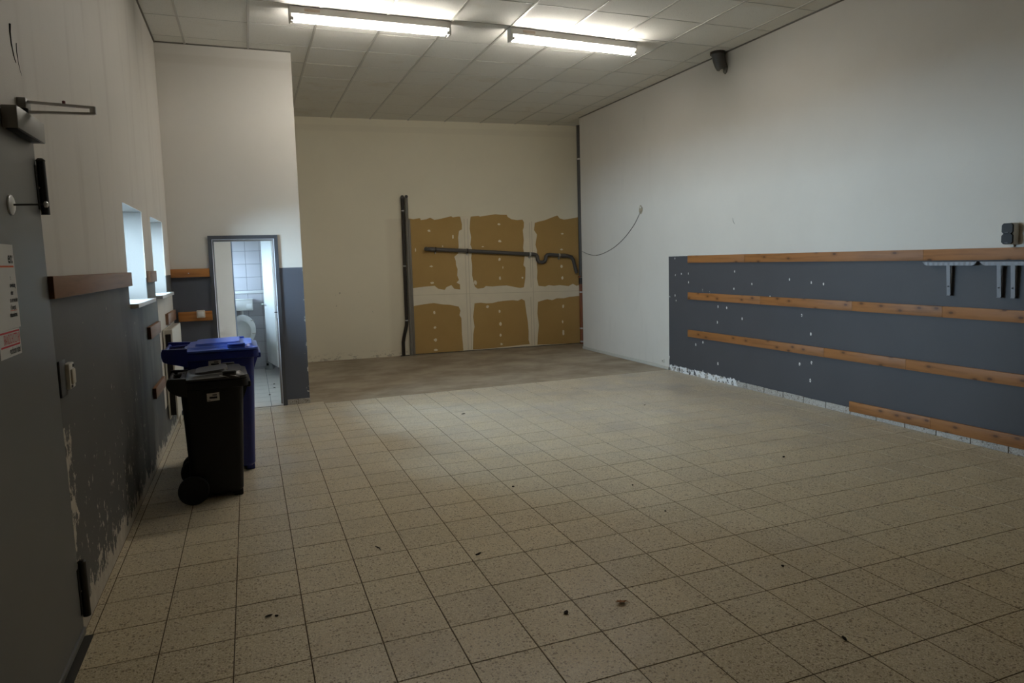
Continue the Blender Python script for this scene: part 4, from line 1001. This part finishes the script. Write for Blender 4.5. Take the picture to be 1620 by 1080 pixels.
# ================================================================ TOILET ROOM
# steel frame
fx0, fx1, fz = -.847, -.113, 1.978
mb = MB()
mb.prism([(fx0, 0), (fx0 + .040, 0), (fx0 + .040, fz - .040), (fx1 - .040, fz - .040), (fx1 - .040, 0), (fx1, 0), (fx1, fz), (fx0, fz)], lambda a, b, c: (a, c, b), 5.178, 5.2005)
DF = struct(mb.obj('door_2', M_FRAMEGREY, None, 0))
jb = MB()
jb.box(fx0 + .031, 5.1805, .0, fx0 + .042, 5.37, fz - .040); jb.box(fx1 - .042, 5.1805, .0, fx1 - .031, 5.37, fz - .040); jb.box(fx0 + .031, 5.1805, fz - .043, fx1 - .031, 5.37, fz - .032)
jb.obj('jamb_lining', M_JAMB, DF, 0)
rb = MB()
rb.box(fx0 + .041, 5.285, 0, fx0 + .056, 5.365, fz - .043); rb.box(fx1 - .060, 5.285, 0, fx1 - .041, 5.365, fz - .043); rb.box(fx0 + .056, 5.285, fz - .062, fx1 - .060, 5.365, fz - .042)
rb.obj('door_rebate', M_SEAL, DF, 0)
MB().bbox(fx1 - .064, 5.275, 1.02, fx1 - .041, 5.286, 1.16, .002).obj('strike_plate', M_STEEL, DF)
MB().bbox(fx1 - .078, 5.268, 1.083, fx1 - .044, 5.277, 1.095, .002).obj('strike_lip', M_HINGE, DF)
# back wall tiles
for i in range(7):
    for j in range(13):
        x0 = -.267 - .2105 * (5 - i); x1 = x0 + .2105
        x0 = max(x0, XL); x1 = min(x1, .03)
        if x1 - x0 < .02: continue
        z0 = .035 + .2035 * (j - 1); z1 = z0 + .2035; z0 = max(z0, 0); z1 = min(z1, 2.55)
        if z1 - z0 < .01: continue
        MB()._add([(x0 + .0015, 8.3625, z0 + .0015), (x1 - .0015, 8.3625, z0 + .0015), (x1 - .0015, 8.3625, z1 - .0015), (x0 + .0015, 8.3625, z1 - .0015),
                   (x0 + .003, 8.357, z0 + .003), (x1 - .003, 8.357, z0 + .003), (x1 - .003, 8.357, z1 - .003), (x0 + .003, 8.357, z1 - .003)],
                  [(4, 5, 6, 7), (0, 1, 5, 4), (1, 2, 6, 5), (2, 3, 7, 6), (3, 0, 4, 7)]).obj('tile', M_GLAZED, WALL_WC, 0)
MB().bbox(XL, 8.346, 1.205, .03, 8.359, 1.248, .004).obj('tile_border', M_CERAMIC, WALL_WC)
# floor tiles
WF = struct(MB().box(XL, 5.205, -.006, .03, 8.36, .001).obj('floor_toilet', M_WCGROUT, None, 0))
for i in range(5):
    for j in range(11):
        x0 = -.285 + .3 * (i - 4); x1 = x0 + .3; y0 = 5.207 + .3 * j; y1 = min(y0 + .3, 8.355)
        x0 = max(x0, XL); x1 = min(x1, .03)
        if x1 - x0 < .02 or y1 - y0 < .02: continue
        MB()._add([(x0 + .002, y0 + .002, .001), (x1 - .002, y0 + .002, .001), (x1 - .002, y1 - .002, .001), (x0 + .002, y1 - .002, .001),
                   (x0 + .003, y0 + .003, .006), (x1 - .003, y0 + .003, .006), (x1 - .003, y1 - .003, .006), (x0 + .003, y1 - .003, .006)],
                  [(4, 5, 6, 7), (0, 1, 5, 4), (1, 2, 6, 5), (2, 3, 7, 6), (3, 0, 4, 7)]).obj('tile', M_WCFLOOR, WF, 0)
# stall partition
t = thing('stall_partition', 'beige stall partition panel inside the toilet room', 'partition', (-.94, 7.32, 0))
MB().bbox(XL + .004, 7.305, .14, -.652, 7.335, 2.03, .002).obj('panel', M_BEIGE, t)
MB().bbox(-.654, 7.303, .14, -.640, 7.337, 2.03, .002).obj('edge_profile', M_EDGE, t)
for xx in (-1.15, -.70):
    MB().tube([(xx, 7.32, .006), (xx, 7.32, .142)], .014, 12).obj('foot', M_STEEL, t)
MB().bbox(-.098, 7.305, .14, .026, 7.335, 2.03, .002).obj('panel', M_BEIGE, t)
MB().tube([(.0, 7.32, .006), (.0, 7.32, .142)], .014, 12).obj('foot', M_STEEL, t)
# stall door, open inwards
t = thing('stall_door', 'white stall door standing open beside the toilet', 'door', (-.108, 7.345, .15), math.radians(99.0))
def put(mb, nm, m_, par, sm=35):
    o = bpy.data.objects.new(nm, mb.mesh(nm, m_, sm)); COL.objects.link(o); o.parent = par; return o
put(MB().bbox(.0, -.015, .0, .78, .015, 1.86, .003), 'door_leaf', M_ENAMEL, t)
for s in (-1, 1):
    put(MB().lathe([(.022, 0), (.022, .006), (.010, .008)] if s > 0 else [(.022, 0), (.022, -.006), (.010, -.008)], (.72, s * .015, .895), 'y', 16), 'rosette', M_ENAMEL, t)
    put(MB().tube([(.72, s * .018, .895), (.72, s * .058, .895), (.712, s * .064, .895), (.61, s * .066, .895)], .010, 10), 'lever', M_ENAMEL, t)
for zz in (.25, 1.6):
    put(MB().tube([(-.008, 0, zz), (-.008, 0, zz + .07)], .010, 10), 'hinge', M_STEEL, t)
# toilet
t = thing('toilet', 'white toilet with raised seat against the tiled wall', 'toilet', (-.575, 8.05, .006))
def ell(cx, cy, rx, ry, z, n=28, flat=0.0):
    return [(cx + rx * math.cos(2 * PI * q / n), cy + ry * math.sin(2 * PI * q / n), z) for q in range(n)]
X, Y = -.575, 7.98
MB().loft([ell(X, Y + .08, .115, .20, .006), ell(X, Y + .08, .105, .19, .05), ell(X, Y + .07, .10, .17, .18), ell(X, Y + .03, .15, .23, .30), ell(X, Y, .180, .27, .385), ell(X, Y, .185, .275, .405), ell(X, Y, .150, .235, .405), ell(X, Y, .13, .20, .34), ell(X, Y + .03, .06, .09, .24)]).obj('bowl', M_CERAMIC, t)
MB().bbox(X - .13, 8.14, .20, X + .13, 8.352, .400, .03).obj('bowl_back', M_CERAMIC, t)
def upright(rx, rz, cz, y0, ya, yb, hole=None):
    n = 32; mb = MB(); lean = .16
    def P(a, b, c): return (X + a, y0 + c + (b) * lean, cz + b)
    out = [(rx * math.cos(2 * PI * q / n), rz * math.sin(2 * PI * q / n)) for q in range(n)]
    if not hole: return mb.prism(out, P, ya, yb)
    hx, hz_, ho = hole
    inn = [(hx * math.cos(2 * PI * q / n), ho + hz_ * math.sin(2 * PI * q / n)) for q in range(n)]
    rings = [[P(a, b, ya) for a, b in out], [P(a, b, ya) for a, b in inn], [P(a, b, yb) for a, b in inn], [P(a, b, yb) for a, b in out]]
    rings.append(rings[0]); return mb.loft(rings, False)
upright(.188, .228, .660, 8.135, .022, .040).obj('seat_lid', M_CERAMIC, t, 50)
upright(.186, .226, .657, 8.110, .0, .020, (.118, .150, -.015)).obj('seat_ring', M_ENAMEL, t, 50)
for a, zz in ((.150, .80), (.163, .60)):
    MB().bbox(X + a - .030, 8.098 + (zz - .657) * .16, zz - .006, X + a + .018, 8.112 + (zz - .657) * .16, zz + .006, .003).obj('seat_buffer', M_PLASTICW, t)
for a in (-.07, .07):
    MB().tube([(X + a, 8.125, .405), (X + a, 8.125, .45)], .012, 10).obj('seat_hinge', M_ENAMEL, t)
t = thing('cistern', 'white toilet cistern on the tiled wall above the raised seat', 'cistern', (X, 8.29, .945))
MB().bbox(-.745, 8.232, .945, -.408, 8.3555, 1.122, .012).obj('tank', M_CERAMIC, t)
MB().bbox(-.748, 8.228, 1.108, -.405, 8.3555, 1.128, .006).obj('tank_lid', M_CERAMIC, t)
MB().bbox(-.505, 8.224, .968, -.415, 8.233, 1.048, .004).obj('flush_plate', M_CERAMIC, t)
MB().tube([(X, 8.318, .946), (X, 8.318, .403)], .020, 12).obj('flush_pipe', M_ENAMEL, t)
# brush
t = thing('toilet_brush', 'white cone shaped toilet brush holder on the floor by the stall door', 'brush', (-.222, 8.255, .006))
MB().lathe([(.068, 0), (.070, .012), (.045, .10), (.030, .19), (.026, .19), (.024, .14)], (-.222, 8.255, .006), 'z', 24).obj('holder', plain('grey_white_plastic', (0.42, 0.42, 0.42), .5, .4), t)
MB().tube([(-.222, 8.255, .15), (-.222, 8.255, .33)], .009, 10).obj('brush_handle', M_ENAMEL, t)
MB().bbox(-.262, 8.187, .072, -.232, 8.215, .105, .006).obj('drain_slot', M_INK, t)
# basin on the left wall
t = thing('wash_basin', 'white wash basin rim peeking past the frame in the toilet room', 'basin', (-1.05, 6.3, .72))
MB().loft([ell(-1.075, 6.30, .10, .15, .720), ell(-1.045, 6.30, .17, .22, .80), ell(-1.022, 6.30, .183, .26, .875), ell(-1.022, 6.30, .183, .26, .890), ell(-1.022, 6.30, .155, .23, .890), ell(-1.065, 6.30, .12, .18, .80)]).obj('bowl', M_CERAMIC, t)
MB().tube([(-1.20, 6.30, .885), (-1.20, 6.30, .98), (-1.17, 6.30, 1.0), (-1.10, 6.30, .99)], .012, 10).obj('tap', M_STEEL, t)
MB().bbox(XL, 6.12, .74, -1.16, 6.48, .885, .01).obj('basin_back', M_CERAMIC, t)
MB().tube([(-1.075, 6.3, .73), (-1.075, 6.3, .55), (-1.10, 6.3, .50), (XL, 6.3, .50)], .018, 10).obj('drain', M_STEEL, t)

# ================================================================ LITTER ON THE FLOOR
lf = MB(); rgt = []
n = 14; pts = []
for q in range(n):
    a = 2 * PI * q / n; r_ = (.023 if q % 2 else .014) * random.uniform(.85, 1.15)
    pts.append((r_ * math.cos(a) * 1.2, r_ * math.sin(a)))
vs = [(1.101, -.42, .012)] + [(1.101 + a, -.42 + b, .003 + .012 * abs(math.sin(3 * i))) for i, (a, b) in enumerate(pts)]
vs += [(v[0], v[1], v[2] - .0016) for v in vs]
fs = [(0, i, i % n + 1) for i in range(1, n + 1)] + [(n + 1, n + 1 + i % n + 1, n + 1 + i) for i in range(1, n + 1)] + [(i, n + 1 + i, n + 1 + i % n + 1, i % n + 1) for i in range(1, n + 1)]
t = thing('dry_leaf', 'crumpled dry brown leaf on the nearer floor tiles', 'leaf', (1.101, -.42, 0))
lf._add(vs, fs).obj('blade', M_LEAFM, t, 0)
MB().tube([(1.118, -.42, .008), (1.130, -.427, .004), (1.140, -.434, .003)], .0014, 6).obj('stalk', M_LEAFM, t)
tw = MB().tube([(.140, .725, .003), (.150, .70, .005), (.160, .680, .004), (.158, .655, .003)], .0028, 6, True, 0, [.0015, .003, .003, .002]).obj('twig', M_CRUMB)
tag(tw, 'thin curved dark twig on the floor tiles in front of the bins', 'twig')
def crumb(x, y, sx, sy, label, rz=0.0):
    bm = bmesh.new(); bmesh.ops.create_icosphere(bm, subdivisions=1, radius=1.0)
    for v in bm.verts:
        v.co *= random.uniform(.7, 1.15); v.co = Vector((v.co.x * sx, v.co.y * sy, max(v.co.z, -.7) * .005))
    mb = MB().from_bm(bm); c_, s_ = math.cos(rz), math.sin(rz)
    mb.v = [(x + a * c_ - b * s_, y + a * s_ + b * c_, c + .0045) for a, b, c in mb.v]
    o = mb.obj('crumb', M_CRUMB, None, 60)
    return tag(o, label, 'crumb', 'crumbs on the floor')
crumb(.653, .372, .026, .008, 'flat dark crumb on the floor tiles to the upper left of the dry leaf', .5)
crumb(-.456, .14, .020, .007, 'longer of two dark crumbs in front of the grey steel door', .2)
crumb(-.420, .125, .010, .007, 'shorter of two dark crumbs in front of the grey steel door')
crumb(.824, -.398, .020, .012, 'dark crumb lying just left of the dry leaf', .9)
crumb(1.80, -1.064, .022, .009, 'dark curled crumb on the nearest tiles, in front of the dry leaf', 1.2)
crumb(2.017, 1.002, .007, .007, 'tiny dark crumb on the tiles between bright middle and lowest pine plank')
crumb(2.053, -.429, .009, .009, 'round black crumb on the tiles far right of the dry leaf')
crumb(1.945, .481, .008, .008, 'tiny dark crumb in the middle of the tiled floor')
crumb(1.237, 1.347, .011, .011, 'dark crumb on the bright middle of the tiled floor')
crumb(3.443, 1.075, .022, .010, 'dark flake on the tiles toward the lowest pine plank', .7)
crumb(3.505, 3.228, .014, .011, 'small crumb on the stained tiles toward the skirting start')
crumb(1.599, 3.758, .028, .010, 'dark sliver on the pale tiles before the bare screed', .4)
for xx, yy in ((-.205, 6.75), (-.212, 6.45), (-.285, 5.95)):
    mb = MB(); mb.lathe([(.014, 0), (.012, .004), (.004, .007)], (xx, yy, .0062), 'z', 8)
    tag(mb.obj('crumb', M_CRUMB), {6.75: 'farthest dark crumb on the toilet room floor', 6.45: 'middle dark crumb on the toilet room floor', 5.95: 'nearest dark crumb on the toilet room floor'}[yy], 'crumb', 'crumbs on the toilet floor')

bpy.context.view_layer.update()
